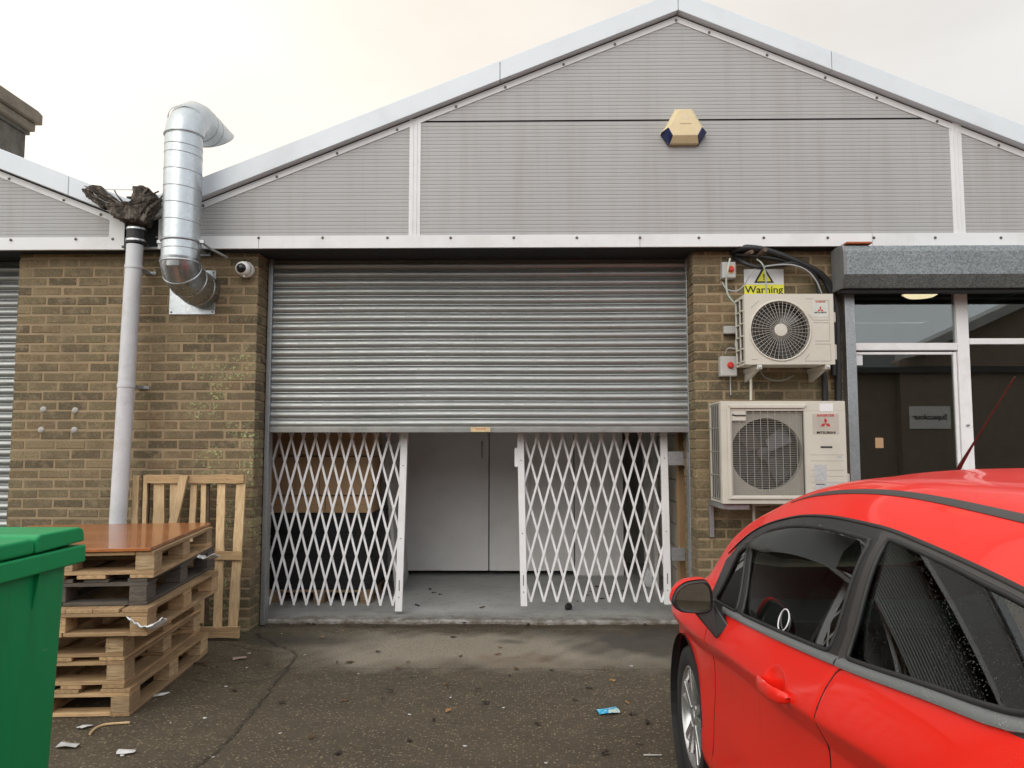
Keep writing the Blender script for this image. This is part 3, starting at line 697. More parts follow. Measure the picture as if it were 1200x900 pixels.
# ================================================================== FOLDING GATES
YG = 6.78
def gate(label, posts, tipx0, dxp, ntip, ytip, dyp, rows, tabs, shear=0.0, hinge=None):
    g = empty('folding_gate', (PX(posts[0][0], posts[0][3], YG), YG, ZF), label, 'security gate', 'white folding trellis gates in the doorway')
    zb = PZ(600, ytip, YG); dzp = (PZ(600, ytip - dyp, YG) - zb); x0 = PX(tipx0, ytip, YG); dX = (PX(tipx0 + dxp, ytip, YG) - x0)
    zt = zb + dzp * rows
    xl = PX(posts[0][0] + 4, 600, YG) ; xr = PX(posts[1][0] - 4, 600, YG)
    for d, yy in ((1, -.012), (-1, .012)):
        pass
    front = MB(); back = MB()
    w = .0185
    for mb, sgn, yy in ((front, 1, YG - .009), (back, -1, YG + .009)):
        for k in range(-rows, ntip + rows):
            xs0 = x0 + k * dX
            if sgn < 0: xs0 = x0 + (k) * dX
            # bar from the tip rising `rows` half steps; reflect at the ends of the gate like a concertina
            s0 = 0; s1 = rows
            lo = x0 - .5 * dX * 1.0; hi = x0 + (ntip - .5) * dX
            a0 = 0.0; a1 = float(rows)
            f = lambda s: xs0 + sgn * s * dX / 2
            # clip to [lo, hi]
            if sgn > 0: a0 = max(a0, (lo - xs0) / (dX / 2)); a1 = min(a1, (hi - xs0) / (dX / 2))
            else: a0 = max(a0, (xs0 - hi) / (dX / 2)); a1 = min(a1, (xs0 - lo) / (dX / 2))
            if a1 - a0 < .6: continue
            p = (f(a0), yy, zb + a0 * dzp + shear * (f(a0) - x0)); q = (f(a1), yy, zb + a1 * dzp + shear * (f(a1) - x0))
            mb.beam(p, q, w, .006, up=(0, 1, 0))
    front.build('lattice', M['white_paint'], g); back.build('lattice', M['white_paint'], g)
    for r in range(0):
        for k in range(ntip):
            xx = x0 + k * dX + (dX / 2 if r % 2 else 0)
            if xx > hi + .01: continue
            rv.lathe([(0, -.018), (.006, -.016), (.0065, .016), (0, .018)], (xx, YG, zb + r * dzp + shear * (xx - x0)), (0, 1, 0), 8)
    for (xt, yt, xbm, ybm, wpx) in posts:
        a = P(xbm, ybm, YG - .03); b = P(xt, yt, YG - .03)
        d = (b - a); ext = a + d * ((2.05) / d.z)
        pw = wpx / F * YG / 2
        mid = (a + ext) / 2
        MB().obox(mid, (pw, 0, 0), (0, .019, 0), (ext - a) / 2).build('post', M['white_paint'], g, bevel=.002)
        for zz in (.12, .62, 1.25):
            c = a + d * (zz / d.z)
            MB().lathe([(.0, -.003), (.005, -.0025), (.005, .0)], c + Vector((0, -.0195, 0)), (0, 1, 0), 8).build('screw_hole', M['screw'], g)
        c = a + d * (.22 / d.z)
        MB().box(c.x - .003, c.x + .003, YG - .0525, YG - .0495, c.z - .045, c.z + .045).build('key_slot', M['screw'], g)
    for (x0_, x1_, y0_, y1_) in tabs:
        a = P(x0_, y1_, YG - .02); b = P(x1_, y0_, YG - .02)
        MB().box(a.x, b.x, YG - .04, YG + .0, a.z, b.z).build('lock_plate', M['white_paint'], g, bevel=.002)
    return g
gate('left white trellis gate, drawn across stacked boxes and black wrapped load', [(313.5, 512, 310.5, 712, 2.6), (474, 512, 467.3, 716, 8)], 315.5, 14.43, 11, 709.5, 28.2, 8, [(471, 477, 528, 551), (468.5, 473.5, 652, 671)], -.004)
gate('right white trellis gate, drawn across grey inner doors next to the car mirror', [(610, 512, 614, 710, 7.5), (777.5, 512, 782.5, 708, 8)], 622, 15.3, 11, 705, 27.9, 8, [(603, 608, 525, 547)], .0)
for (px0, px1, py0, py1) in ((782, 805, 529, 545), (786, 807, 641, 656)):
    a = P(px0, py1, YG - .0); b = P(px1, py0, YG)
    o = MB().box(a.x, XS1 + .006, YG - .05, YG - .044, a.z, b.z).box(a.x, a.x + .02, YG - .044, YG + .0, a.z, b.z).build('fixing_bracket', M['galv_dark'], unit, bevel=.001)

# ================================================================== INSIDE LOAD
YL = 7.2
xl0, xl1 = PX(312, 640, YL), PX(438, 640, YL)
pal = empty('pallet', ((xl0 + xl1) / 2, 7.6, ZF), 'brown pallet carrying the black wrapped load behind the left trellis gate', 'pallet')
for xx in (xl0 + .07, (xl0 + xl1) / 2, xl1 - .07):
    MB().box(xx - .05, xx + .05, YL, YL + .9, ZF + .001, ZF + .02).build('bottom_board', M['wood_mid'], pal)
    for yy in (YL, YL + .4, YL + .78): MB().box(xx - .05, xx + .05, yy, yy + .12, ZF + .021, ZF + .10).build('block', M['wood_mid'], pal)
MB().box(xl0, xl1, YL, YL + .9, ZF + .101, ZF + .122).build('deck', M['wood_mid'], pal)
zw0, zw1 = ZF + .123, PZ(400, 601, YL)
mb = MB(); n = 26; rnd = random.Random(2)
vs = []; fs = []
ring = 48
for i in range(n + 1):
    z = zw0 + (zw1 - zw0) * i / n
    for k in range(ring):
        a = 2 * math.pi * k / ring; cx_, sx_ = math.cos(a), math.sin(a)
        sq = lambda v: math.copysign(abs(v) ** .22, v)
        o = 1 + .018 * math.sin(i * 1.7 + k * .9) * rnd.random() - .012 * rnd.random()
        vs.append(((xl0 + xl1) / 2 + sq(cx_) * (xl1 - xl0) / 2 * o, YL + .45 + sq(sx_) * .44 * o, z))
for i in range(n):
    for k in range(ring): fs.append((i * ring + k, i * ring + (k + 1) % ring, (i + 1) * ring + (k + 1) % ring, (i + 1) * ring + k))
fs.append(tuple(n * ring + k for k in range(ring)))
tag(MB().add(vs, fs).build('wrapped_load', M['wrap'], None, smooth=50), 'load shrink wrapped in black film on a pallet under the cardboard boxes', 'wrapped goods')
lay = [(601, 581.5), (580.7, 535), (534, 497)]
pos = ['in the low layer resting on the black wrapped load', 'in the middle layer behind the left gate', 'in the top layer just under the shutter edge']
for li, (yb_, yt_) in enumerate(lay):
    za, zb_ = PZ(400, yb_, YL) + .002, PZ(400, yt_, YL) - .002
    if li == 0: za = zw1 + .001
    cuts = [xl0 + .02, xl0 + .02 + (xl1 - xl0) * (.52 if li != 1 else .46), xl1 - .02]
    for ci in range(2):
        a, b = cuts[ci] + .002, cuts[ci + 1] - .002
        bx_ = empty('cardboard_box', ((a + b) / 2, YL + .25, za), '%s brown cardboard box %s' % (('left', 'right')[ci], pos[li]), 'box', 'cardboard boxes stacked behind the left gate')
        MB().box(a, b, YL + .01 * li, YL + .46, za, zb_).build('carton', M['cardboard'], bx_, bevel=.004)
        MB().box(a + .001, b - .001, YL + .01 * li - .0015, YL + .01 * li - .0005, (za + zb_) / 2 - .001, (za + zb_) / 2 + .001).build('flap_seam', M['card_dark'], bx_)
a = P(455, 600, 7.5)
tag(MB().obox((a.x + .02, 7.9, ZF + .72), (.012, 0, .05), (0, .35, 0), (-.06, 0, .70)).build('panel', M['isol_grey'], None), 'grey sheet leaning upright against the boxes inside the doorway', 'panel')
a = G(668, 699)
def ragged(c, rx, ry, rz, seed, n=10, m=5):
    rnd = random.Random(seed); vs = []; fs = []
    for i in range(m + 1):
        ph = math.pi * i / m
        for k in range(n):
            th = 2 * math.pi * k / n; r = rnd.uniform(.7, 1.15)
            vs.append((c[0] + rx * math.sin(ph) * math.cos(th) * r, c[1] + ry * math.sin(ph) * math.sin(th) * r, c[2] + rz * (1 - math.cos(ph)) * rnd.uniform(.8, 1.1)))
    for i in range(m):
        for k in range(n): fs.append((i * n + k, i * n + (k + 1) % n, (i + 1) * n + (k + 1) % n, (i + 1) * n + k))
    return MB().add(vs, fs)
c0 = P(666, 706, 6.95); tag(ragged((c0.x, 6.95, ZF), .040, .03, .03, 4).build('rag', M['black'], None), 'small black crumpled rag on the slab under the right gate', 'rag')
c0 = P(762, 668, 8.0); tag(ragged((c0.x, 8.0, ZF), .07, .06, .11, 6).build('plastic_bag', M['plastic_white'], None), 'crumpled plastic bag on the floor deep inside by the right wall', 'bag')

# ================================================================== DOWNPIPE + VALLEY OUTLET
YD = 6.02
pt = P(158, 290, YD); pb = P(137.8, 617, YD); dd = pb - pt; pbot = pt + dd * ((pt.z - .02) / -dd.z)
rp = 9.4 / F * YD * 1.0
dp = empty('downpipe', (pbot.x, YD, 0), 'fat pale grey plastic downpipe leaning against the left brick pier', 'pipe')
MB().tube([pbot, pt + Vector((0, 0, .02))], rp, 28).build('pipe', M['pvc'], dp, smooth=40)
for py, px in ((313, 157), (452, 148.5)):
    c = pt + dd * ((pt.z - PZ(px, py, YD)) / -dd.z)
    MB().tube([c + Vector((0, 0, -.014)), c + Vector((0, 0, .014))], rp + .005, 28).build('pipe_clip', M['pvc'], dp, smooth=40)
    MB().box(c.x - .02, c.x + .02, YD + rp, YB, c.z - .012, c.z + .012).box(c.x + .0, c.x + rp + .012, YB - .012, YB - .002, c.z - .012, c.z + .012).build('bracket', M['galv_dark'], dp)
c1 = P(159, 285.5, YD); c2 = P(160, 266.5, YD)
MB().tube([c1, c2], rp + .008, 28).build('rubber_coupling', M['black'], dp, smooth=40)
for k in (.16, .86):
    c = c1.lerp(c2, k); MB().tube([c + Vector((0, 0, -.007)), c + Vector((0, 0, .007))], rp + .0125, 28).build('hose_clamp', M['aluminium'], dp, smooth=40)
MB().tube([c2 + Vector((0, 0, -.02)), c2 + Vector((.003, 0, .10))], rp - .004, 20).build('spigot', M['bark'], dp, smooth=40)
# rotten outlet: torn funnel of layered weathered sheet with a notch through which the sky shows
t = NT('rotten_outlet'); g = t.noise(26, 10, .8, stretch=(1, 1, .5))
M['rotten'] = t.set(color=t.ramp(g, [(.36, (.012, .010, .008)), (.5, (.07, .055, .042)), (.62, (.24, .21, .18))]), rough=.85, normal=t.bump(g, 1, .02))
Yo = 6.0
def sheet(name, outer, thick, y0, y1, seed, parent):
    rnd = random.Random(seed); pts = [P(a, b, Yo) for a, b in outer]
    n = len(pts); vs = []; fs = []
    # extruded in depth with crumpled inner rows
    rows = 7
    for r in range(rows + 1):
        k = r / rows; yy = y0 + (y1 - y0) * k
        bulge = 1 + .10 * math.sin(math.pi * k)
        cx_ = sum(p.x for p in pts) / n; cz_ = sum(p.z for p in pts) / n
        for p in pts:
            vs.append((cx_ + (p.x - cx_) * bulge + rnd.uniform(-.008, .008), yy + rnd.uniform(-.012, .012), cz_ + (p.z - cz_) * bulge + rnd.uniform(-.007, .007)))
    for r in range(rows):
        for i in range(n): fs.append((r * n + i, r * n + (i + 1) % n, (r + 1) * n + (i + 1) % n, (r + 1) * n + i))
    fs.append(tuple(range(n))); fs.append(tuple(rows * n + i for i in range(n)))
    o = MB().add(vs, fs).build(name, M['rotten'], parent)
    sb_ = o.modifiers.new('sub', 'SUBSURF'); sb_.subdivision_type = 'SIMPLE'; sb_.levels = sb_.render_levels = 2
    tx = bpy.data.textures.new('crumple', 'CLOUDS'); tx.noise_scale = .045; tx.noise_depth = 4; dm = o.modifiers.new('crumple', 'DISPLACE'); dm.texture = tx; dm.strength = .042; dm.texture_coords = 'LOCAL'
    return o
vo = empty('valley_outlet', (c2.x, Yo, c2.z), 'rotten torn dark gutter outlet in the roof valley on top of the downpipe', 'gutter outlet')
sheet('lower_bowl', [(150, 262), (171, 262), (176, 252), (185, 242), (178, 236), (168, 240), (158, 243), (150, 244), (143, 243), (135, 246), (139, 254)], 0, 5.86, 6.10, 1, vo)
sheet('torn_left_flange', [(106, 222), (112, 221.5), (122, 222.5), (131, 231), (143, 238), (156, 246), (150, 251), (140, 246), (127, 237), (115, 228)], 0, 5.90, 6.07, 2, vo)
sheet('splinter', [(106.5, 227), (112, 228), (122, 237), (132, 246), (128, 248), (116, 239), (111, 236)], 0, 5.88, 5.95, 3, vo)
sheet('right_flange', [(165, 224), (174, 223), (181, 228), (187, 232), (187, 238), (176, 245), (168, 248), (162, 238)], 0, 5.88, 6.08, 4, vo)
def spl0(P_, n=8):
    out = []
    for i in range(len(P_) - 1):
        p0 = P_[max(i - 1, 0)]; p1 = P_[i]; p2 = P_[i + 1]; p3 = P_[min(i + 2, len(P_) - 1)]
        for k in range(n):
            s = k / n; out.append(.5 * ((2 * p1) + (p2 - p0) * s + (2 * p0 - 5 * p1 + 4 * p2 - p3) * s * s + (3 * p1 - p0 - 3 * p2 + p3) * s ** 3))
    return out + [P_[-1]]
M['rot_pale'] = plain('rotten_edge_pale', (.26, .23, .20), .9, var=.5, scale=40, bump=1, bscale=60)
for si, (pts_, w0, mt) in enumerate(((((160, 258), (150, 246), (132, 234), (110, 223.5)), .030, 'rotten'), (((158, 254), (143, 246), (128, 239), (107, 229)), .022, 'rot_pale'), (((162, 250), (148, 241), (138, 230), (134, 223)), .020, 'rotten'), (((150, 252), (136, 247), (124, 241), (113, 232)), .016, 'rotten'), (((166, 258), (172, 246), (184, 236), (191, 229)), .030, 'rot_pale'), (((164, 256), (166, 243), (176, 230), (186, 224)), .026, 'rotten'), (((170, 256), (180, 248), (187, 240), (190, 233)), .022, 'rotten'), (((158, 250), (156, 240), (160, 230), (158, 222)), .020, 'rot_pale'), (((156, 258), (146, 252), (137, 251), (129, 246)), .014, 'rot_pale'), (((168, 250), (172, 238), (170, 228), (175, 221)), .016, 'rotten'))):
    c_ = spl0([P(x, y, 5.875 + .01 * (si % 3)) for x, y in pts_]); n_s = len(c_); vs = []; fs = []; rnd = random.Random(50 + si)
    for i, p in enumerate(c_):
        d = (c_[min(i + 1, n_s - 1)] - c_[max(i - 1, 0)]).normalized(); nn = Vector((-d.z, 0, d.x)); wv = w0 * (1 - (i / n_s) ** 1.6) * rnd.uniform(.7, 1.25) + .002
        for q, yo in ((-1, .006), (0, -.012 + rnd.uniform(-.006, .006)), (1, .006)): vs.append(p + nn * q * wv / 2 + Vector((0, yo, 0)))
    for i in range(n_s - 1):
        for k in range(2): fs.append((3 * i + k, 3 * i + k + 1, 3 * i + 4 + k, 3 * i + 3 + k))
    o_ = MB().add(vs, fs).build('torn_strip', M[mt], vo); sm_ = o_.modifiers.new('t', 'SOLIDIFY'); sm_.thickness = .007
MB().beam(P(105, 221.6, 6.04), P(176, 222.6, 6.04), .012, .006).build('wire', M['galv_dark'], vo)

# ================================================================== FLUE DUCT
du = empty('flue_duct', (PX(211, 300, 5.82), 5.82, 2.3), 'shiny spiral steel flue rising from the brick wall and bending back over the roof', 'duct')
YX = 5.82; rd = 21.7 / F * YX
xb_ = PX(211.5, 300, YX); xt_ = PX(217, 150, YX) - .005
zb_, zt_ = PZ(211, 305, YX), PZ(217, 160, YX)
MB().tube([(xb_, YX, zb_), (xt_, YX, zt_)], rd, 48).build('riser', M['galv'], du, smooth=40)
def ring(c, ax, r, nm='seam', w=.006, mat='galv', t_=.004):
    ax = Vector(ax).normalized(); c = Vector(c)
    return MB().tube([c - ax * w, c - ax * w * .4, c + ax * w * .4, c + ax * w], [r, r + t_, r + t_, r], 48, caps=False).build(nm, M[mat], du, smooth=60)
tilt = Vector((.10, 0, 1))
for py in (293.5, 261, 241.6, 222.5, 203, 183.5, 174):
    k = (PZ(213, py, YX) - zb_) / (zt_ - zb_); c = (xb_ + (xt_ - xb_) * k, YX, zb_ + (zt_ - zb_) * k)
    ring(c, tilt if py > 165 and py < 290 else (0, 0, 1), rd, w=.004, mat='galv_dark', t_=.003)
k = (PZ(213, 283.5, YX) - zb_) / (zt_ - zb_); cc = Vector((xb_ + (xt_ - xb_) * k, YX, zb_ + (zt_ - zb_) * k))
ring(cc, (0, 0, 1), rd + .004, 'clamp_band', .010, 'galv_dark', .006)
for sx_ in (-1, 1): MB().box(cc.x + sx_ * (rd + .02) - .022, cc.x + sx_ * (rd + .02) + .022, YX - .012, YX + .012, cc.z - .012, cc.z + .012).build('clamp_ear', M['galv_dark'], du)
MB().tube([cc + Vector((rd + .02, 0, 0)), cc + Vector((rd + .05, .10, -.03)), cc + Vector((rd + .12, .26, -.06))], .010, 8).build('stay_rod', M['galv_dark'], du)
s0 = P(232, 297, 6.2); s1 = P(263, 293.5, 6.05)
MB().box(s0.x - .08, s0.x + .10, YB - .045, YB - .003, s0.z - .02, s0.z + .02).build('wall_strut', M['galv_dark'], du, bevel=.002)
MB().obox((s0.x + .06, 6.10, s0.z + .015), (.02, 0, 0), (0, .16, 0), (0, 0, .02)).build('wall_strut', M['galv_dark'], du, bevel=.002)
def gore(name, start, ang0, ang1, rad, n, mat):
    """segmented elbow in the Y-Z plane; returns joints"""
    pts = []
    for i in range(n + 1):
        a = ang0 + (ang1 - ang0) * i / n; pts.append(start(a))
    return pts
# bottom elbow: from vertical turns back (+Y) into the wall
rb = YB - YX - .03; cyb = YX + rb; zw_ = PZ(226, 341, YB); rbz = zb_ - .02 - zw_
bot = [Vector((xb_, cyb - rb * math.cos(a), zb_ - .02 - rbz * math.sin(a))) for a in [R(v) for v in (0, 22.5, 45, 67.5, 90)]]
rr_ = [rd + .006] * len(bot)
M['galv_lower'] = galv('galvanised_elbow', (.38, .40, .42), (.46, .48, .50), .26, 60, metal=.95)
MB().tube([Vector((xb_, YX, zb_ + .01))] + bot + [Vector((xb_, YB - .005, bot[-1].z))], rd + .006, 48).build('wall_elbow', M['galv_lower'], du, smooth=25)
for i in (0, 1, 2, 3):
    a = R(26 * i); c = Vector((xb_, cyb - rb * math.cos(a), zb_ - .02 - rbz * math.sin(a)))
    ring(c, (0, rb * math.sin(a), -rbz * math.cos(a) - .01), rd + .005, 'elbow_seam', .008, 'galv', .006)
zc_ = bot[-1].z
pz = P(226, 343, YB); hw = 26.5 / F * YB
px0, px1, pzz0, pzz1 = PX(199, 343, YB - .01), PX(252.5, 343, YB - .01), PZ(226, 368.5, YB - .01), PZ(226, 317, YB - .01)
MB().box(px0, px1, YB - .012, YB - .004, pzz0, pzz1).build('wall_plate', M['galv'], du, bevel=.002)
for x in (px0 + .02, px1 - .02):
    for z in (pzz0 + .02, pzz1 - .02): MB().lathe([(0, -.006), (.007, -.005), (.008, 0)], (x, YB - .012, z), (0, 1, 0), 8).build('plate_screw', M['screw'], du)
# top elbow: turns back over the roof, ends in an oblique cut
rt = .20
top = [Vector((xt_ + .02 * k_ / 4, YX + rt - rt * math.cos(a), zt_ + rt * math.sin(a))) for k_, a in enumerate([R(v) for v in (0, 22.5, 45, 67.5, 90)])]
MB().tube([Vector((xt_, YX, zt_ - .01))] + top, rd + .005, 48).build('roof_elbow', M['galv'], du, smooth=25)
for a in (R(0), R(40), R(88)):
    c = Vector((xt_, YX + rt - rt * math.cos(a), zt_ + rt * math.sin(a))); ring(c, (0, math.sin(a), math.cos(a)), rd + .005, 'elbow_seam', .007, 'galv_dark', .006)
# horizontal tail with slanted mouth (top longer than bottom)
y0_ = top[-1].y; zc2 = top[-1].z; vs = []; fs = []; sg = 48; nn = 8
for i in range(nn + 1):
    for k in range(sg):
        a = 2 * math.pi * k / sg; up_ = math.sin(a)
        yend = y0_ + .20 + .36 * (up_ + 1) / 2
        vs.append((xt_ + .02 + rd * math.cos(a), y0_ - .02 + (yend - y0_) * i / nn, zc2 + rd * up_))
for i in range(nn):
    for k in range(sg): fs.append((i * sg + k, i * sg + (k + 1) % sg, (i + 1) * sg + (k + 1) % sg, (i + 1) * sg + k))
tl = MB().add(vs, fs).build('tail', M['galv'], du, smooth=50); so = tl.modifiers.new('wall', 'SOLIDIFY'); so.thickness = .004
for y_ in (.06, .17): ring((xt_ + .02, y0_ + y_, zc2), (0, 1, .0), rd, w=.004, mat='galv_dark', t_=.003)

# ================================================================== CCTV, ALARM, PATCHES
c = P(287, 314.5, 6.16); kz = empty('security_camera', (c.x, YB, c.z), 'white dome security camera on the brick pier beside the flue', 'camera')
ax = Vector((.02, -1, -.10)).normalized()
MB().lathe([(0, .06), (.062, .055), (.066, .0), (.06, -.008)], (c.x - .01, YB - .062, c.z), (0, 1, 0), 28).build('base', M['cam_white'], kz, smooth=50)
cc = Vector((c.x - .018, YB - .078, c.z))
MB().lathe([(0, -.066), (.02, -.062), (.042, -.048), (.056, -.028), (.062, 0), (.060, .03), (.045, .052), (0, .058)][::-1], cc, -ax, 28).build('shell', M['cam_white'], kz, smooth=60)
MB().lathe([(0, .078), (.018, .075), (.032, .066), (.039, .052), (.041, .03)], cc, ax, 28).build('lens_dome', M['black_gloss'], kz, smooth=60)
MB().lathe([(0, -.008), (.010, -.006), (.011, .004)], cc + Vector((.012, -.01, -.066)), (0, .3, 1), 10).build('knob', M['cam_white'], kz)
# alarm bell box: hexagonal pyramid-like housing with navy strobe corners
al = empty('alarm_box', (PX(800, 155, YC), YC, PZ(800, 170, YC)), 'cream triangular alarm box with dark blue corner lenses on the gable', 'alarm')
def Q(px, py, off): q = P(px, py, YC - off); return q
out_ = [(791, 128), (810, 128), (817, 141), (826, 159), (820.5, 171), (780, 171), (774.5, 160), (783, 143)]
fc = [(793, 131), (808, 131), (820.5, 155.5), (815, 162.5), (788, 162.5), (782, 156)]
zc0 = P(800, 150, YC).z; xc0 = P(800, 150, YC).x
s_ = 1 / F * YC
def a2(px, py, off): return (xc0 + (px - 800) * s_, YC - off, zc0 - (py - 150) * s_)
back = [a2(x, y, .002) for x, y in ((790, 130), (810, 130), (826, 158.5), (817, 172), (783, 172), (774, 158.5))]
mid = [a2(x, y, .05) for x, y in ((790, 130), (810, 130), (826, 158.5), (817, 172), (783, 172), (774, 158.5))]
frt = [a2(x, y, .095) for x, y in ((793, 133.5), (807, 133.5), (819.5, 155), (814.5, 164.5), (785.5, 164.5), (780.5, 155))]
vs = back + mid + frt; fs = [tuple(range(5, -1, -1)), tuple(range(12, 18))]
for b0 in (0, 6):
    for i in range(6):
        if i in (2, 4) : continue
        fs.append((b0 + i, b0 + (i + 1) % 6, b0 + 6 + (i + 1) % 6, b0 + 6 + i))
ob = MB().add(vs, fs).build('housing', M['alarm_cream'], al, bevel=.003)
for (xo, sgn) in ((2, 1), (4, -1)):
    i, j = xo, (xo + 1) % 6
    pts = [Vector(vs[i]), Vector(vs[j]), Vector(vs[j + 6]), Vector(vs[j + 12]), Vector(vs[i + 12]), Vector(vs[i + 6])]
    cen = Vector((xc0, YC - .03, zc0)); o2 = [p + (p - cen).normalized() * .009 for p in pts]
    inner = [p * .7 + cen * .3 for p in pts]
    # enlarge over neighbouring faces so it wraps the corner
    MB().add(o2 + inner, [tuple(range(6)), tuple(range(11, 5, -1))] + [(k, (k + 1) % 6, 6 + (k + 1) % 6, 6 + k) for k in range(6)]).build('strobe_lens', M['navy'], al, bevel=.004)
wl = plain('worn_logo', (.72, .66, .52), .5)
MB().lathe([(0, -.0015), (.022, -.001), (.022, .002)], a2(800.5, 143, .095), (0, 1, 0), 3).build('worn_emblem', wl, al)
MB().box(*[v for ab in zip(a2(794, 150.5, .0975), a2(807, 149.5, .0935)) for v in ab][:4], a2(800, 150.6, 0)[2], a2(800, 149.7, 0)[2]).build('worn_lettering', plain('worn_text', (.52, .43, .28), .5), al)
for i, (px, py) in enumerate(((50.5, 480), (88, 481), (48, 504), (87, 504))):
    c = P(px, py, YB)
    lab = ['upper left', 'upper right', 'lower left', 'lower right'][i]
    tag(MB().lathe([(0, -.009), (.014 + .004 * (i % 2), -.008), (.024, -.003), (.028, .004)], (c.x, YB - .002, c.z), (0, 1, 0), 11).build('filler_patch', plain('filler', (.42, .41, .38), .9, var=.2, scale=30), None, smooth=60), '%s pale round filler blob of four on the brick left of the downpipe' % lab, 'filler patch', 'round filler patches on the brick')

# ================================================================== AIR CONDITIONERS
def bevbox(mb_name, x0, x1, y0, y1, z0, z1, mat, parent, bev=.01): return MB().box(x0, x1, y0, y1, z0, z1).build(mb_name, M[mat], parent, bevel=bev, seg=3)
def three_diamond(ctr, s, parent, y):
    mb = MB()
    for k in range(3):
        a = R(90 + 120 * k); d = Vector((math.cos(a), 0, math.sin(a))); n_ = Vector((-d.z, 0, d.x))
        o = Vector((ctr[0], y, ctr[1]))
        w = s * .29; pts = [o, o + d * s / 2 + n_ * w, o + d * s, o + d * s / 2 - n_ * w]
        vs = [p for p in pts] + [p + Vector((0, -.0012, 0)) for p in pts]
        mb.add(vs, [(0, 1, 2, 3), (7, 6, 5, 4), (0, 1, 5, 4), (1, 2, 6, 5), (2, 3, 7, 6), (3, 0, 4, 7)])
    return mb.build('emblem', M['red_ink'], parent)
# ---- small upper unit
yf, yk = 5.86, 6.12
x0, x1, z0, z1 = PX(873, 385, yf), PX(977.5, 385, yf), PZ(925, 427, yf), PZ(925, 344.5, yf)
ac = empty('air_conditioner', ((x0 + x1) / 2, yk, z0), 'small cream outdoor air conditioner with round spoked fan guard, upper of two', 'air conditioner')
cx_, cz_ = PX(914.5, 387, yf), PZ(914.5, 387.2, yf); rf = 34.5 / F * yf
def holed_front(name, x0, x1, z0, z1, cx_, cz_, r, y, yd, parent, mat, sg=64):
    """front sheet with a real round opening and a return into the cabinet"""
    outer = []; inner = []
    for k in range(sg):
        a = 2 * math.pi * k / sg; dx_, dz_ = math.cos(a), math.sin(a)
        tx = ((x1 - cx_) / dx_) if dx_ > 1e-6 else ((x0 - cx_) / dx_ if dx_ < -1e-6 else 1e9)
        tz = ((z1 - cz_) / dz_) if dz_ > 1e-6 else ((z0 - cz_) / dz_ if dz_ < -1e-6 else 1e9)
        tt = min(tx, tz); outer.append((cx_ + dx_ * tt, y, cz_ + dz_ * tt)); inner.append((cx_ + dx_ * r, y, cz_ + dz_ * r))
    cor = [(x0, y, z0), (x1, y, z0), (x1, y, z1), (x0, y, z1)]
    deep = [(p[0], yd, p[2]) for p in inner]
    vs = outer + inner + deep; fs = []
    for k in range(sg):
        j = (k + 1) % sg; fs.append((k, j, sg + j, sg + k)); fs.append((sg + k, sg + j, 2 * sg + j, 2 * sg + k))
        a, b = outer[k], outer[j]
        if abs(a[0] - b[0]) > 1e-6 and abs(a[2] - b[2]) > 1e-6:
            c = min(cor, key=lambda q: abs(q[0] - (a[0] + b[0]) / 2) + abs(q[2] - (a[2] + b[2]) / 2)); vs.append(c); fs.append((k, len(vs) - 1, j))
    return MB().add(vs, fs).build(name, M[mat], parent)
b_ = .008
cab = MB()
for args in ((x0, x0 + .012, yf + b_, yk, z0, z1), (x1 - .012, x1, yf + b_, yk, z0, z1), (x0, x1, yf + b_, yk, z1 - .012, z1 + .001), (x0, x1, yf + b_, yk, z0 - .001, z0 + .02)): pass
def shell(x0, x1, y0, y1, z0, z1, parent, leftopen=True):
    mb = MB(); e = .012
    mb.box(x1 - e, x1, y0 + e, y1, z0, z1); mb.box(x0 + .003, x1 - .003, y0 + e, y1, z1 - e, z1); mb.box(x0 + .003, x1 - .003, y0 + e, y1, z0, z0 + .02)
    mb.box(x0, x0 + .02, y0 + e, y0 + .055, z0, z1)
    mb.box(x0 - .001, x0 + .016, y1 - .02, y1 + .003, z0 + .001, z1 - .001)
    o = mb.build('cabinet', M['cream'], parent, bevel=.003)
    return o
shell(x0, x1, yf, yk, z0, z1, ac)
holed_front('front_panel', x0, x1, z0, z1, cx_, cz_, rf, yf, yf + .05, ac, 'cream')
MB().box(x0 + .03, x1 - .03, yf + .10, yf + .11, z0 + .03, z1 - .02).build('fan_bay', M['fan_dark'], ac)
fan = MB()
for k in range(3):
    a = 2 * math.pi * k / 3 + .4; d = Vector((math.cos(a), 0, math.sin(a))); n_ = Vector((-d.z, 0, d.x))
    o = Vector((cx_, yf + .07, cz_)); fan.add([o + d * .04, o + d * .19 + n_ * .02, o + d * .18 + n_ * .14 + Vector((0, .03, 0)), o + d * .05 + n_ * .07 + Vector((0, .02, 0))], [(0, 1, 2, 3)])
fan.lathe([(0, -.02), (.045, -.015), (.05, .03)], (cx_, yf + .07, cz_), (0, 1, 0), 20)
fan.build('fan', M['coil'], ac)
gd = MB(); 
for k in range(40):
    a = 2 * math.pi * k / 40 + .03; sw_ = .03
    pts = []
    for i in range(5):
        rr0 = .05 + (rf + .002 - .05) * i / 4; aa = a + sw_ * (i / 4)
        pts.append((cx_ + rr0 * math.cos(aa), yf - .012 + .010 * (i / 4) ** 2, cz_ + rr0 * math.sin(aa)))
    gd.tube(pts, .0024, 5, caps=False)
for rr0 in [rf * q for q in (.36, .50, .62, .74, .86, .95)]:
    gd.tube([(cx_ + rr0 * math.cos(2 * math.pi * k / 48), yf - .009 + .009 * (rr0 / rf) ** 2, cz_ + rr0 * math.sin(2 * math.pi * k / 48)) for k in range(48)], .0013, 4, closed=True)
gd.build('fan_guard', M['cream_dark'], ac)
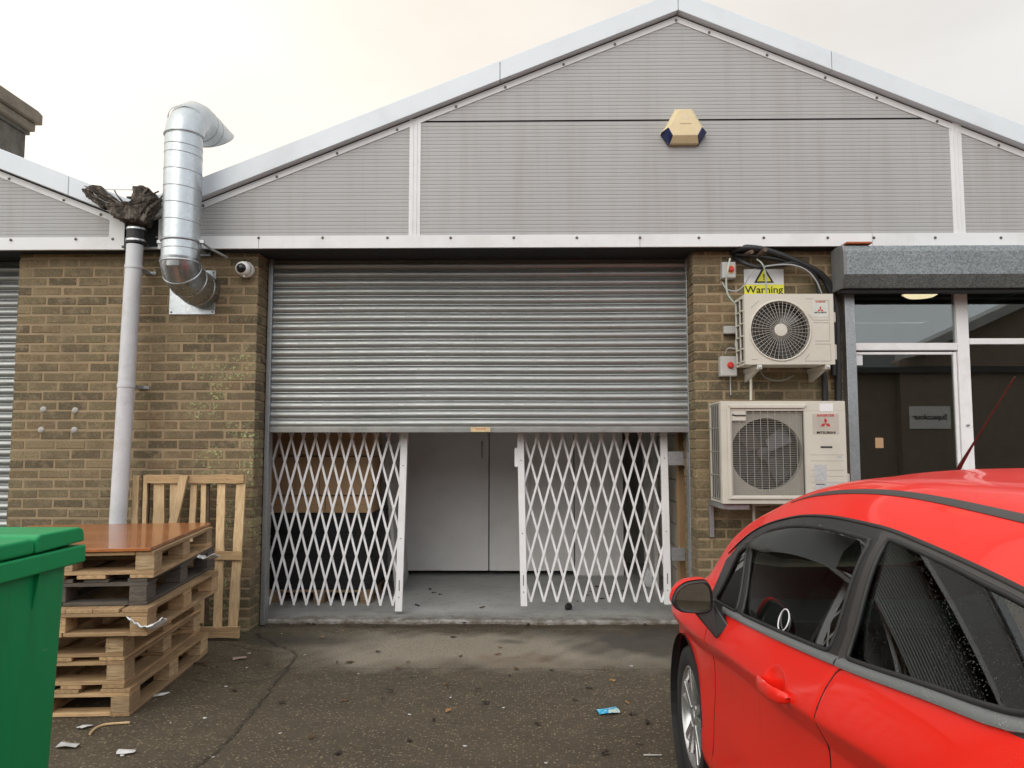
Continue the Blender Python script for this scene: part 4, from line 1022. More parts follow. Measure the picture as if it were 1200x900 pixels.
MB().lathe([(0, -.022), (.045, -.020), (.05, -.014), (.05, -.008)], (cx_, yf, cz_), (0, 1, 0), 28).build('guard_hub', M['cream'], ac, smooth=40)
MB().tube([(cx_ + (rf + .006) * math.cos(2 * math.pi * k / 64), yf - .003, cz_ + (rf + .006) * math.sin(2 * math.pi * k / 64)) for k in range(64)], .007, 8, closed=True).build('guard_rim', M['cream'], ac, smooth=60)
def ln(parent, pts, y, w=.0035, mat='cream_dark', nm='pressed_line'):
    mb = MB()
    for (a, b), (c, d) in zip(pts[:-1], pts[1:]): mb.tube([P(a, b, y), P(c, d, y)], w / 2, 5)
    return mb.build(nm, M[mat], parent)
for pts in ([(955, 352), (971, 352), (972, 375), (953, 375), (947, 368)], [(953, 378), (972, 378), (972, 399.5), (955, 399.5)], [(955, 403), (973, 403), (974, 423), (943, 423), (948, 415)], [(880, 361), (889, 352.5)], [(952, 350), (944, 350)], [(881, 421), (888, 421)]): ln(ac, pts, yf - .0005)
lb0, lb1 = P(952.5, 371.5, yf), P(970, 353, yf)
lbp = MB().box(lb0.x, lb1.x, yf - .0018, yf - .0003, lb0.z, lb1.z).build('badge', plain('badge_film', (.56, .57, .53), .3), ac)
c = P(961.3, 361.5, yf); three_diamond((c.x, c.z - .008), .026, lbp, yf - .0022)
c = P(961.3, 353.8, yf); text('lettering', 'INVERTER', .016, (c.x, yf - .0022, c.z), FRONT, M['red_ink'], lbp, sx=1.05, bold=.0002)
c = P(961.3, 366.3, yf); text('lettering', 'MITSUBISHI', .0155, (c.x, yf - .0022, c.z), FRONT, M['ink'], lbp, sx=1.15, bold=.0001)
# coil and guard on the left side
MB().box(x0 + .008, x0 + .03, yf + .055, yk - .02, z0 + .02, z1 - .012).build('coil', M['coil'], ac)
sg_ = MB()
for k in range(6):
    z = z0 + .03 + (z1 - z0 - .05) * k / 5; sg_.box(x0 - .004, x0 + .006, yf + .05, yk, z - .006, z + .006)
sg_.box(x0 - .004, x0 + .006, (yf + yk) / 2 - .01, (yf + yk) / 2 + .01, z0 + .02, z1 - .02); sg_.build('side_guard', M['cream'], ac, bevel=.002)
for (py0, py1) in ((365, 377), (403, 421)):
    a = P(977, py1, yf + .1); b = P(980, py0, yf + .1)
    MB().box(x1, x1 + .028, yf + .03, yf + .16, PZ(977, py1, yf), PZ(977, py0, yf)).build('valve_cover', M['cream'], ac, bevel=.006, seg=3)
for px in (884, 962):
    x = PX(px, 430, 6.0); zz = z0 - .002
    br = MB(); br.box(x - .018, x + .018, yf - .0, YB - .002, zz - .035, zz); br.add([(x - .012, YB - .01, zz - .036), (x + .012, YB - .01, zz - .036), (x + .012, YB - .01, zz - .105), (x - .012, YB - .01, zz - .105), (x - .012, YB - .05, zz - .105), (x + .012, YB - .05, zz - .105), (x - .012, yf + .05, zz - .036), (x + .012, yf + .05, zz - .036)], [(0, 1, 2, 3), (4, 5, 7, 6), (0, 3, 4, 6), (1, 2, 5, 7), (3, 2, 5, 4), (0, 1, 7, 6)])
    br.build('wall_bracket', M['cream'], ac, bevel=.003)
    MB().lathe([(0, -.01), (.012, -.009), (.014, .0)], (x, yf, zz - .018), (0, 1, 0), 8).build('bracket_bolt', M['aluminium'], ac)
# ---- large lower unit
yf, yk = 5.74, 6.09
x0, x1, z0, z1 = PX(846, 540, yf), PX(992.5, 540, yf), PZ(920, 590.5, yf), PZ(920, 470, yf)
ac2 = empty('air_conditioner', ((x0 + x1) / 2, yk, z0), 'large cream outdoor air conditioner with square wire grille, lower one by the car roof', 'air conditioner')
shell(x0, x1, yf, yk, z0, z1, ac2)
MB().box(x0 + .006, x0 + .03, yf + .055, yk - .02, z0 + .02, z1 - .012).build('coil', M['coil'], ac2)
sg_ = MB()
for k in range(5):
    z = z0 + .03 + (z1 - z0 - .05) * k / 4; sg_.box(x0 - .004, x0 + .004, yf + .05, yk, z - .003, z + .003)
for k in range(6):
    y = yf + .06 + (yk - yf - .07) * k / 5; sg_.box(x0 - .005, x0 - .001, y - .002, y + .002, z0 + .02, z1 - .02)
sg_.build('side_guard', M['cream_dark'], ac2)
gx0, gx1, gz0, gz1 = PX(858.5, 540, yf), PX(943, 540, yf), PZ(900, 580, yf), PZ(900, 481.5, yf)
fm = MB()
fm.box(x0, x1, yf, yf + .012, gz1, z1); fm.box(x0, x1, yf, yf + .012, z0, gz0); fm.box(x0, gx0, yf, yf + .012, gz0, gz1); fm.box(gx1, x1, yf, yf + .012, gz0, gz1)
hx1_, hz0_ = PX(875.5, 540, yf), PZ(900, 493, yf)
fm.box(gx0, hx1_, yf + .001, yf + .012, hz0_, gz1)
fm.build('front_panel', M['cream'], ac2, bevel=.002)
# raised surround
sr_ = MB()
e = .016
sr_.prism([(gx0 - .035, gz1 + .045), (gx1 + .02, gz1 + .045), (gx1 + .002, gz1 + .02), (gx0 - .012, gz1 + .02)], yf - e, yf - .0005); sr_.prism([(gx0 - .012, gz0 - .012), (gx1 + .002, gz0 - .012), (gx1 + .02, gz0 - .03), (gx0 - .035, gz0 - .03)], yf - e, yf - .0005)
sr_.prism([(gx0 - .035, gz1 + .045), (gx0 - .012, gz1 + .02), (gx0 - .012, gz0 - .012), (gx0 - .035, gz0 - .03)], yf - e * .8, yf - .0005)
sr_.build('grille_surround', M['cream'], ac2, bevel=.003)
cx2, cz2, r2 = PX(900, 531, yf), PZ(900, 532, yf), 41.5 / F * yf
holed_front('fan_shroud', gx0, gx1, gz0, gz1, cx2, cz2, min(r2, (gz1 - gz0) / 2 - .01), yf + .03, yf + .09, ac2, 'cream_dark')
MB().box(x0 + .03, x1 - .02, yf + .15, yf + .16, z0 + .03, z1 - .03).build('fan_bay', M['fan_dark'], ac2)
fan = MB()
for k in range(4):
    a = 2 * math.pi * k / 4 + .3; d = Vector((math.cos(a), 0, math.sin(a))); n_ = Vector((-d.z, 0, d.x)); o = Vector((cx2, yf + .11, cz2))
    fan.add([o + d * .05, o + d * .24 + n_ * .02, o + d * .22 + n_ * .16 + Vector((0, .03, 0)), o + d * .05 + n_ * .09 + Vector((0, .02, 0))], [(0, 1, 2, 3)])
fan.lathe([(0, -.02), (.05, -.015), (.06, .03)], (cx2, yf + .11, cz2), (0, 1, 0), 20); fan.build('fan', M['coil'], ac2)
gr_ = MB(); nv, nh = 10, 46
for k in range(nv + 1):
    x = gx0 + (gx1 - gx0) * k / nv
    gr_.tube([(x, yf - .004, gz0 if x > 0 else gz0), (x, yf - .004, gz1 if x > hx1_ - .01 else hz0_)], .0021, 5)
for k in range(nh + 1):
    z = gz0 + (gz1 - gz0) * k / nh; gr_.tube([(gx0 if z < hz0_ else hx1_, yf - .001, z), (gx1, yf - .001, z)], .00135, 4)
gr_.build('wire_grille', M['cream_dark'], ac2)
a = P(866, 486.5, yf); MB().tube([a + Vector((-.05, 0, .004)), a + Vector((-.03, 0, -.003)), a + Vector((.03, 0, -.003)), a + Vector((.05, 0, -.003))], .006, 6).build('hand_grip', M['fan_dark'], ac2)
a = P(968.5, 524, yf); MB().box(a.x - .043, a.x + .043, yf - .0015, yf - .0002, a.z - .007, a.z + .007).build('hand_grip', M['fan_dark'], ac2)
for py in (533, 540, 551, 558, 565, 572): ln(ac2, [(950, py), (989, py)], yf, .003)
lb0, lb1 = P(952.5, 508.5, yf), P(982.5, 485, yf)
lbp = MB().box(lb0.x, lb1.x, yf - .0018, yf - .0003, lb0.z, lb1.z).build('badge', plain('badge_tan', (.46, .42, .37), .4), ac2)
c = P(967.5, 502, yf); three_diamond((c.x, c.z + .036), .042, lbp, yf - .0022)
c = P(967.3, 487, yf); text('lettering', 'INVERTER', .026, (c.x, yf - .0022, c.z), FRONT, M['red_ink'], lbp, sx=1.12, bold=.0004)
c = P(968, 507, yf); text('lettering', 'MITSUBISHI', .024, (c.x, yf - .0022, c.z), FRONT, M['ink'], lbp, sx=1.15, bold=.0004)
for (a, b, c_, d, mt) in ((960.5, 976, 473, 482, 'white_film'), (954.5, 968.5, 544.5, 563.5, 'grey_film'), (955.5, 969, 566, 579, 'grey_film'), (971, 986, 566, 577, 'grey_film'), (981, 986, 534, 537, 'grey_film')):
    p0 = P(a, d, yf); p1 = P(b, c_, yf)
    lbl = MB().box(p0.x, p1.x, yf - .0014, yf - .0003, p0.z, p1.z).build('sticker', M[mt], ac2)
c = P(962, 567.5, yf); MB().box(c.x - .035, c.x + .03, yf - .002, yf - .0015, c.z - .003, c.z + .003).build('printed_line', M['ink'], ac2)
MB().box(x1, x1 + .045, yf + .06, yf + .26, z0 + .02, z0 + .22).build('valve_cover', M['cream'], ac2, bevel=.01, seg=3)
MB().box(x1, x1 + .012, yf + .05, yk - .02, z0 + .24, z1 - .10).build('side_plate', M['cream'], ac2, bevel=.003)
a = P(994, 477, yf + .05); MB().lathe([(0, -.016), (.016, -.012), (.02, .0)], (x1 + .004, yf + .06, z1 - .05), (-1, 0, 0), 12).build('cable_gland', M['black'], ac2)
# support frame
fr2 = MB(); xx = x0 + .03
fr2.box(xx - .018, xx + .018, YB - .045, YB - .002, z0 - .30, z0 - .03)
fr2.box(xx - .02, xx + .02, yf + .06, YB - .002, z0 - .045, z0 - .004)
fr2.build('strut_frame', M['galv_dark'], ac2, bevel=.003)
xx = PX(877, 600, yf + .05); MB().box(x0 + .05, xx + .012, yf + .06, yf + .10, z0 - .048, z0 - .008).build('strut_frame', M['galv_dark'], ac2, bevel=.003)
MB().box(x1 - .05, x1 - .01, yf + .06, YB - .002, z0 - .045, z0 - .004).build('strut_frame', M['galv_dark'], ac2, bevel=.003)
dr = P(884.5, 590, 5.95)
tag(MB().tube([(dr.x, 5.98, dr.z + .01), (dr.x, 5.98, dr.z - .10), (dr.x + .005, 6.0, .12)], .011, 10).tube([(dr.x, 5.98, dr.z - .015), (dr.x + .25, 5.98, dr.z + .0)], .010, 10).build('drain_pipe', M['cream'], None, smooth=50), 'thin cream drain pipe running down the wall below the large air conditioner', 'pipe')

# ---- warning sign
s0 = P(872.3, 346, YB - .008); s1 = P(918, 315.5, YB - .008)
ws = MB().box(s0.x, s1.x, YB - .010, YB - .006, s0.z - .16, s1.z).build('warning_sign', M['white_film'], None)
ORG['warning_sign'] = ws.location.copy(); tag(ws, 'white and yellow warning sign with black triangle above the small air conditioner', 'sign')
yb0 = PZ(895, 333.5, YB - .008)
MB().box(s0.x, s1.x, YB - .0115, YB - .0103, s0.z - .16, yb0).build('yellow_panel', M['yellow'], ws)
def tri(cx_, zb0, w, h, y0, y1, mat, nm): return MB().prism([(cx_ - w / 2, zb0), (cx_ + w / 2, zb0), (cx_, zb0 + h)], y0, y1).build(nm, mat, ws)
tc_ = P(895.3, 331.5, YB - .01); w_ = 23.5 / F * YB; h_ = (332.0 - 312.5) / F * YB
tri(tc_.x, tc_.z, w_, h_ * 1.06, YB - .0115, YB - .0103, M['ink'], 'triangle')
tri(tc_.x, tc_.z + .013, w_ * .70, h_ * .72, YB - .0128, YB - .0117, M['yellow'], 'triangle_field')
MB().prism([(tc_.x - .006, tc_.z + .070), (tc_.x + .006, tc_.z + .070), (tc_.x + .0035, tc_.z + .036), (tc_.x - .0035, tc_.z + .036)], YB - .014, YB - .0130).build('exclamation_mark', M['ink'], ws)
MB().lathe([(0, -.0005), (.0055, 0), (.0055, .001)], (tc_.x, YB - .0135, tc_.z + .026), (0, 1, 0), 12).build('exclamation_dot', M['ink'], ws)
c = P(895.2, 340.3, YB - .01); text('lettering', 'Warning', .083, (c.x, YB - .0125, c.z + .003), FRONT, M['ink'], ws, depth=.0008, sx=1.06, bold=.0012)

# ---- isolator switches and small box
def isolator(px0, px1, py0, py1, label, knobx, knoby, plate=True):
    a = P(px0, py1, YB - .07); b = P(px1, py0, YB - .07)
    o = empty('isolator_switch', ((a.x + b.x) / 2, YB, a.z), label, 'switch', 'red knob isolator switches')
    MB().box(a.x, b.x, YB - .075, YB - .002, a.z, b.z).build('case', M['isol_grey'], o, bevel=.006, seg=3)
    MB().box(a.x + .006, b.x - .006, YB - .079, YB - .0755, a.z + .006, b.z - .006).build('lid', M['isol_grey'], o, bevel=.003)
    k = P(knobx, knoby, YB - .08)
    if plate: MB().box(k.x - .034, k.x + .022, YB - .0815, YB - .0795, k.z - .03, k.z + .03).build('switch_plate', M['amber'], o)
    MB().lathe([(0, -.028), (.020, -.026), (.023, -.004), (.028, 0), (.028, .002)], (k.x, YB - .081, k.z), (0, 1, 0), 20).build('knob', M['red_plastic'], o, smooth=40)
    MB().obox((k.x, YB - .111, k.z), (.006, 0, 0), (0, .005, 0), (0, 0, .018)).build('knob_grip', M['red_plastic'], o, bevel=.002)
    return o
isolator(846.3, 862, 307, 326, 'upper isolator switch, grey box with red knob and amber plate left of the sign', 856.5, 315.5)
isolator(844.5, 863.5, 417.5, 441, 'lower isolator switch, grey box with round red knob near the large unit', 856, 428, False)
a = P(848.5, 391, YB - .04); b = P(863.5, 382, YB - .04)
tag(MB().box(a.x, b.x, YB - .045, YB - .002, a.z, b.z).build('junction_box', M['isol_grey'], None, bevel=.004), 'small flat grey junction box left of the small air conditioner', 'junction box')
# ---- cables and pipes
def spl(pts, n=8):
    P_ = [Vector(p) for p in pts]; out = []
    for i in range(len(P_) - 1):
        p0 = P_[max(i - 1, 0)]; p1 = P_[i]; p2 = P_[i + 1]; p3 = P_[min(i + 2, len(P_) - 1)]
        for k in range(n):
            s = k / n; out.append(.5 * ((2 * p1) + (p2 - p0) * s + (2 * p0 - 5 * p1 + 4 * p2 - p3) * s * s + (3 * p1 - p0 - 3 * p2 + p3) * s ** 3))
    out.append(P_[-1]); return out
def cable(name, pts, r, mat, label, cat='cable', seg=10):
    return tag(MB().tube(spl([P(*p) for p in pts]), r, seg).build(name, M[mat], None, smooth=60), label, cat)
cable('insulated_pipe', [(858, 296, 6.24), (866, 291, 6.14), (880, 290.5, 6.10), (900, 294, 6.11), (930, 305, 6.13), (955, 317, 6.15), (969, 329, 6.17), (977, 345, 6.19), (981, 372, 6.20), (982, 420, 6.20), (983, 480, 6.20)], .026, 'black', 'outermost thick black insulated pipe arching from the wall hole down behind the units', 'pipe', 14)
cable('insulated_pipe', [(860, 301, 6.24), (872, 308, 6.14), (888, 313, 6.10), (910, 311.5, 6.11), (932, 309, 6.13), (950, 318, 6.15), (958, 330, 6.17), (961, 350, 6.18)], .020, 'black', 'lower black insulated pipe sagging over the warning sign', 'pipe', 12)
cable('insulated_pipe', [(862, 298, 6.22), (880, 300, 6.16), (905, 303, 6.14), (938, 311, 6.15), (962, 324, 6.17), (972, 340, 6.18), (976, 360, 6.19), (977, 440, 6.20)], .022, 'black', 'middle black insulated pipe between the upper and the sagging pipe', 'pipe', 12)
tag(MB().tube(spl([P(962, 420, 6.19), P(966, 445, 6.2), P(967, 480, 6.2)]), .024, 12).build('insulated_pipe', M['black'], None, smooth=60), 'short straight black insulated pipe between the two air conditioners', 'pipe')
for i, (pts, lab) in enumerate((([(872, 299, 6.20), (881, 295, 5.98)], 'left'), ([(884, 303, 6.2), (897, 292.5, 5.98)], 'right'))):
    a, b = P(*pts[0]), P(*pts[1]); mb = MB().tube([a, b], [.016, .016], 14)
    o = mb.build('pipe_stub', M['copper'], None, smooth=50); tag(o, '%s one of two short rusty pipe stubs poking out above the warning sign' % lab, 'pipe', 'rusty pipe stubs')
cable('thin_cable', [(855.5, 303, 6.12), (852.5, 318, 6.10), (851, 330, 6.12), (853, 345, 6.13), (862, 357, 6.14)], .0075, 'cable_green', 'pale green cable passing in front of the upper isolator switch')
cable('thin_cable', [(846.5, 331, 6.2), (852, 339, 6.18), (863, 341, 6.17), (872, 334, 6.14), (879, 322, 6.12), (886, 315, 6.10), (910, 310.5, 6.07), (931, 311, 6.09), (947, 318, 6.11), (957, 330, 6.13), (963, 344, 6.15)], .006, 'cable_grey', 'grey cable looping from the isolator over the sign and black pipes')
cable('thin_cable', [(887, 304, 6.12), (893, 309, 6.05), (897, 320, 6.07), (898.5, 343, 6.13)], .006, 'cable_green', 'pale cable hanging down across the warning triangle')
cable('thin_cable', [(862.5, 398, 6.18), (862, 405, 6.14), (865, 415, 6.13), (867, 424, 6.14)], .0055, 'cable_green', 'short green cable curving beside the side of the small unit')
cable('thin_cable', [(850, 415, 6.22), (852, 409, 6.2), (858, 408, 6.18), (866, 411, 6.16)], .005, 'cable_grey', 'grey cable arching above the lower isolator switch')
cable('thin_cable', [(856, 441, 6.19), (856, 450, 6.2), (856.5, 463, 6.2)], .006, 'galv_dark', 'grey cable dropping from the lower isolator switch')
cable('thin_cable', [(889, 432, 6.2), (898, 443, 6.18), (915, 446, 6.18), (930, 440, 6.2)], .0045, 'cable_grey', 'thin cable sagging under the small air conditioner')
cable('drain_pipe', [(880, 441, 6.12), (880, 469, 6.12)], .011, 'cream', 'short white drain pipe between the two air conditioners', 'pipe')

# ================================================================== CHIMNEY behind on the left
YCH = 11.0; YCB = 12.4
ch = empty('chimney', (PX(5, 170, YCH), YCH + .6, 3.5), 'old stone chimney with heavy moulded cap beyond the left roof', 'chimney')
r0 = PX(30, 170, YCB); r1 = r0 - 1.4; zc1 = PZ(32, 158, YCB)
lay = [(r1, r0, 2.5, PZ(20, 155, YCH), 0), ]
MB().box(r1, r0, YCH, YCB, 2.5, zc1).build('stack', M['stone'], ch, bevel=.02)
k = F / YCB
e1, e2, e3 = 3 / k, 9 / k, 14 / k; hh = PZ(50, 130, YCB) - zc1
MB().box(r1, r0 + e1, YCH - e1, YCB + e1, zc1 + .002, zc1 + hh * .14).build('necking', M['stone'], ch, bevel=.01)
MB().prism([(YCH - e3, zc1 + hh * .50), (YCH - e3, zc1 + hh * .92), (YCH - e2, zc1 + hh), (YCB, zc1 + hh), (YCB + e2, zc1 + hh * .92), (YCB + e2, zc1 + hh * .5)], r1, r0 + e3, 'x').build('cap', M['tile'], ch, bevel=.015)
MB().box(r1, r0 + e2, YCH - e2, YCB + e1 * 1.5, zc1 + hh * .142, zc1 + hh * .49).build('moulding', M['tile'], ch, bevel=.03)
# ================================================================== PALLETS
def pallet(name, L, W, label, wood_, blockm, flip=False, h=.148, seed=1, deckgap=7, closed=False):
    rnd = random.Random(seed)
    o = empty(name, (0, 0, 0), label, 'pallet', 'pallets stacked beside the green bin')
    b = .021 * h / .144; bh = h - 3 * b
    zz = lambda z: (h - z) if flip else z
    def bx_(nm, x0, x1, y0, y1, z0, z1, mat):
        a, c = sorted((zz(z0), zz(z1)))
        q = lambda: rnd.uniform(-.003, .003)
        mb = MB().box(x0 + q(), x1 + q(), y0 + q(), y1 + q(), a + .0006, c - .0006, rnd.random() * .8)
        return mb.build(nm, M[mat], o, bevel=.002, seg=1)
    for xa in (-W / 2, -.05, W / 2 - .10): bx_('bottom_board', xa, xa + .10, -L / 2, L / 2, 0, b, wood_ if wood_ != 'wood_x' else 'wood_y')
    for ya in (-L / 2, L / 2 - .10):
        for xa, xb in ((-W / 2 + .104, -.054), (.054, W / 2 - .104)): bx_('bottom_cross_board', xa, xb, ya + .002, ya + .10, .001, b, wood_)
    for xa, bw in ((-W / 2, .10), (-.07, .14), (W / 2 - .10, .10)):
        for ya in (-L / 2, -.07, L / 2 - .145): bx_('block', xa + .002, xa + bw - .002, ya + .002, ya + .143, b, b + bh, blockm)
    for ya in (-L / 2, -.07, L / 2 - .145): bx_('stringer_board', -W / 2, W / 2, ya, ya + .145, b + bh, 2 * b + bh, wood_)
    n = deckgap; dwt = (W - .01) / n
    for k in range(n):
        xa = -W / 2 + k * dwt; wd = dwt * (.97 if closed else rnd.uniform(.62, .80))
        if k in (0,): pass
        if k == n - 1: xa = W / 2 - wd
        bx_('deck_board', xa, xa + wd, -L / 2, L / 2, 2 * b + bh, h, wood_ if wood_ != 'wood_x' else 'wood_y')
    return o
def put(o, xr, yn, z, L, W, rot):
    # xr,yn: near right corner at the floor plan
    c = Matrix.Rotation(rot, 3, 'Z') @ Vector((W / 2, -L / 2, 0))
    o.location = (xr - c.x, yn - c.y, z); o.rotation_euler = (0, 0, rot)
g0 = G(151, 840); Yn = g0[1]; Lp = 1.3; Wp = 1.0; hz = .1485
rows_ = [
    (151, 0, 'wood_x', 'chip', False, 'bottom pallet of the stack, pale timber, standing on the concrete', 4.3, 0, 5),
    (147, .0, 'wood_x', 'chip', True, 'second pallet from the bottom, turned upside down, with chipboard blocks', 5.4, 0, 6),
    (145, .0, 'wood_x', 'chip', True, 'third pallet from the bottom, chipboard blocks set in from the edge', 5.0, 0, 5),
    (172, -.06, 'wood_x', 'wood_x', False, 'fourth pallet from the bottom with torn white film round its front block', 5.7, 1, 7),
    (170, .02, 'wood_dark', 'wood_dark', False, 'dark weathered pallet near the top of the stack', 6.6, 0, 6),
    (177, .02, 'wood_x', 'chip', True, 'top pallet of the stack, directly under the varnished plywood sheet', 8.6, 0, 5)]
zacc = 0
for i, (px, dyy, wd, bl, fl_, lab, rdeg, cl_, dg_) in enumerate(rows_):
    o = pallet('pallet', Lp, Wp, lab, wd, bl, fl_, hz, 20 + i, dg_, bool(cl_))
    x = PX(px, 760, Yn + dyy) if i else g0[0]
    put(o, x, Yn + dyy, zacc + .001 * i + .002, Lp, Wp, R(rdeg)); zacc += hz
zt0 = zacc + .010
pc = P(174, 653, Yn + .02)
pl_ = MB().obox((0, 0, .009), (.62, 0, 0), (0, .70, 0), (0, 0, .009)).build('plywood_sheet', M['ply'], None, bevel=.002)
tag(pl_, 'glossy reddish brown plywood sheet lying on top of the pallet stack', 'board')
rr0 = R(9.3); cc = Matrix.Rotation(rr0, 3, 'Z') @ Vector((.62, -.70, 0)); pl_.location = (PX(176, 653, Yn) - cc.x, Yn + .0 - cc.y, zt0); pl_.rotation_euler = (0, 0, rr0)
# white film rags caught in the stack
def film(c, sx_, sy_, sz_, seed, label):
    rnd = random.Random(seed); n, m = 14, 6; vs = []; fs = []
    for i in range(n + 1):
        for j in range(m + 1):
            u = i / n - .5; v = j / m - .5
            vs.append((c[0] + u * sx_, c[1] + v * sy_ + rnd.uniform(-.006, .006), c[2] + sz_ * (.9 * (2 * u) ** 2 - .5) + rnd.uniform(-.008, .008) - v * .03))
    for i in range(n):
        for j in range(m): fs.append((i * (m + 1) + j, i * (m + 1) + j + 1, (i + 1) * (m + 1) + j + 1, (i + 1) * (m + 1) + j))
    o = MB().add(vs, fs).build('plastic_film', M['plastic_white'], None, smooth=180); s = o.modifiers.new('t', 'SOLIDIFY'); s.thickness = .004
    return tag(o, label, 'plastic film')
c = P(172, 730, Yn - .085); film(c, .20, .05, .055, 3, 'torn white plastic film wrapped round the front corner block of the pallet stack')
c = P(245, 651, 5.35); film((c.x, 5.33, c.z), .12, .16, .03, 5, 'white plastic film hanging out at the far corner of the dark pallet')

# broken pallet standing against the pier
bp = empty('standing_pallet', (0, 0, 0), 'broken pale pallet standing on edge against the brick pier behind the stack', 'pallet')
yb1, yt1 = 6.00, 6.15; zt1_ = PZ(230, 555.5, yt1)
def LP(px, py):   # place on the leaning plane
    z = PZ(px, py, 6.05); k = min(1, max(0, z / zt1_)); yy = yb1 + (yt1 - yb1) * k
    return P(px, py, yy)
def slat(a, b, w, t_=.02, off=0, mat='wood_pale_z', nm='slat', seed=0):
    a, b = LP(*a), LP(*b); a = a + Vector((0, off, 0)); b = b + Vector((0, off, 0))
    rnd = random.Random(seed); d = (b - a); wv = Vector((w / 2, 0, 0)) if abs(d.z) > abs(d.x) else Vector((0, 0, w / 2))
    n = 10; vs = []; fs = []
    for i in range(n + 1):
        c = a.lerp(b, i / n); e1, e2 = rnd.uniform(-.08, .08), rnd.uniform(-.10, .10)
        L1 = c - wv * (1 + e1); L2 = c + wv * (1 + e2)
        vs += [L1 - Vector((0, t_ / 2, 0)), L2 - Vector((0, t_ / 2, 0)), L2 + Vector((0, t_ / 2, 0)), L1 + Vector((0, t_ / 2, 0))]
    for i in range(n):
        for k in range(4): fs.append((4 * i + k, 4 * i + (k + 1) % 4, 4 * i + 4 + (k + 1) % 4, 4 * i + 4 + k))
    fs += [(3, 2, 1, 0), tuple(4 * n + k for k in range(4))]
    return MB().add(vs, fs, rnd.random() * .5).build(nm, M[mat], bp)
k = 6.05 / F
slat((174, 561), (287.5, 561), 10 * k, .022, -.028, 'wood_x', 'top_rail', 1)
slat((160.3, 557), (157, 640), 7 * k, .02, .0, seed=2)
slat((170, 557), (166, 700), 9 * k, .02, .02, 'bark', 'bark_edged_slat', 3); slat((171, 557), (167, 700), 4.5 * k, .02, .0, seed=33)
slat((187, 567), (184.5, 720), 13 * k, .02, .0, seed=4)
slat((205.5, 567), (203, 720), 11 * k, .02, .0, seed=5)
slat((219.5, 557), (200, 640), 9.5 * k, .022, -.055, seed=6, nm='loose_slat')
slat((228, 566), (223, 650), 7.5 * k, .02, .0, seed=7)
slat((239, 567), (236.5, 730), 6 * k, .02, .0, seed=8); slat((243.5, 567), (241.5, 730), 4 * k, .02, .004, 'bark', 'bark_edged_slat', 9)
slat((260, 567), (255, 735), 9.3 * k, .02, .0, seed=10)
slat((283.5, 557), (273, 735), 10.5 * k, .02, .0, seed=11)
slat((253, 650), (285, 651), 9.5 * k, .022, -.026, 'wood_x', 'cross_rail', 12)
slat((160, 740), (282, 740), 12 * k, .024, -.026, 'wood_x', 'bottom_rail', 13)
MB().beam((PX(90, 620, 6.1), 6.12, PZ(90, 620.5, 6.1)), (PX(134, 616, 6.1), 6.12, PZ(134, 616.5, 6.1)), .05, .02).build('loose_lath', M['wood_pale_z'], bp)

# ================================================================== GREEN BIN
bz = 1.232; bxr, byf = P(101, 650, 2.32).x, 2.32
bn = empty('wheeled_bin', (bxr - .6, byf - .55, 0), 'large green plastic wheeled bin cut off by the left edge in front of the pallets', 'bin')
Wd, Dp = 1.28, 1.07                # along X, along Y
zr = bz - .085
mb = MB(); ins = .028; tap = .022
xr_, yf_ = bxr - ins, byf - .022; xl_, yn_ = bxr - Wd + ins, byf - Dp + ins
nzz = 12; vs = []; fs = []
def outline(z):
    k = (zr - z) / (zr - .14); a = tap * k * 1.3
    x1, y1, x0, y0 = xr_ - a, yf_ - a * .6, xl_ + a, yn_ + a * .6; r = .05; pts = []
    for (cx_, cy_, a0) in ((x1 - r, y1 - r, 0), (x0 + r, y1 - r, 90), (x0 + r, y0 + r, 180), (x1 - r, y0 + r, 270)):
        for q in range(6): t_ = R(a0 + q * 18); pts.append((cx_ + r * math.cos(t_), cy_ + r * math.sin(t_)))
    return pts
for i in range(nzz + 1):
    z = .14 + (zr - .14) * i / nzz
    for p in outline(z): vs.append((p[0], p[1], z))
n = 24
for i in range(nzz):
    for k in range(n): fs.append((i * n + k, i * n + (k + 1) % n, (i + 1) * n + (k + 1) % n, (i + 1) * n + k))
fs.append(tuple(range(n - 1, -1, -1)))
MB().add(vs, fs).build('body', M['green'], bn, smooth=50)
for yy in (byf - .40, byf - .78):
    rb_ = MB()
    a = tap * 1.3
    rb_.add([(xr_ - .004, yy - .05, zr - .01), (xr_ - .004, yy + .05, zr - .01), (xr_ + .024, yy + .035, zr - .06), (xr_ + .024, yy - .035, zr - .06), (xr_ - a - .004, yy - .05, .2), (xr_ - a - .004, yy + .05, .2), (xr_ - a + .02, yy + .035, .2), (xr_ - a + .02, yy - .035, .2)], [(0, 1, 2, 3), (4, 5, 6, 7), (0, 3, 7, 4), (1, 2, 6, 5), (3, 2, 6, 7), (0, 1, 5, 4)])
    rb_.build('rib', M['green'], bn, bevel=.01, seg=3)
# corner gusset under the rim
MB().prism([(xr_ - .002, zr - .002), (bxr - .012, zr - .002), (xr_ - .002, zr - .10)], byf - .20, byf - .19).build('gusset', M['green'], bn)
# rim
rm = MB()
rm.box(bxr - .03, bxr, byf - Dp, byf, zr, zr + .052); rm.box(bxr - Wd, bxr - Wd + .03, byf - Dp, byf, zr, zr + .052); rm.box(bxr - Wd + .031, bxr - .031, byf - .03, byf, zr, zr + .052); rm.box(bxr - Wd + .031, bxr - .031, byf - Dp, byf - Dp + .03, zr, zr + .052)
rm.box(xl_ - .01, bxr - .031, byf - Dp + .031, byf - .031, zr + .0, zr + .012)
rm.build('rim', M['green'], bn, bevel=.008, seg=3)
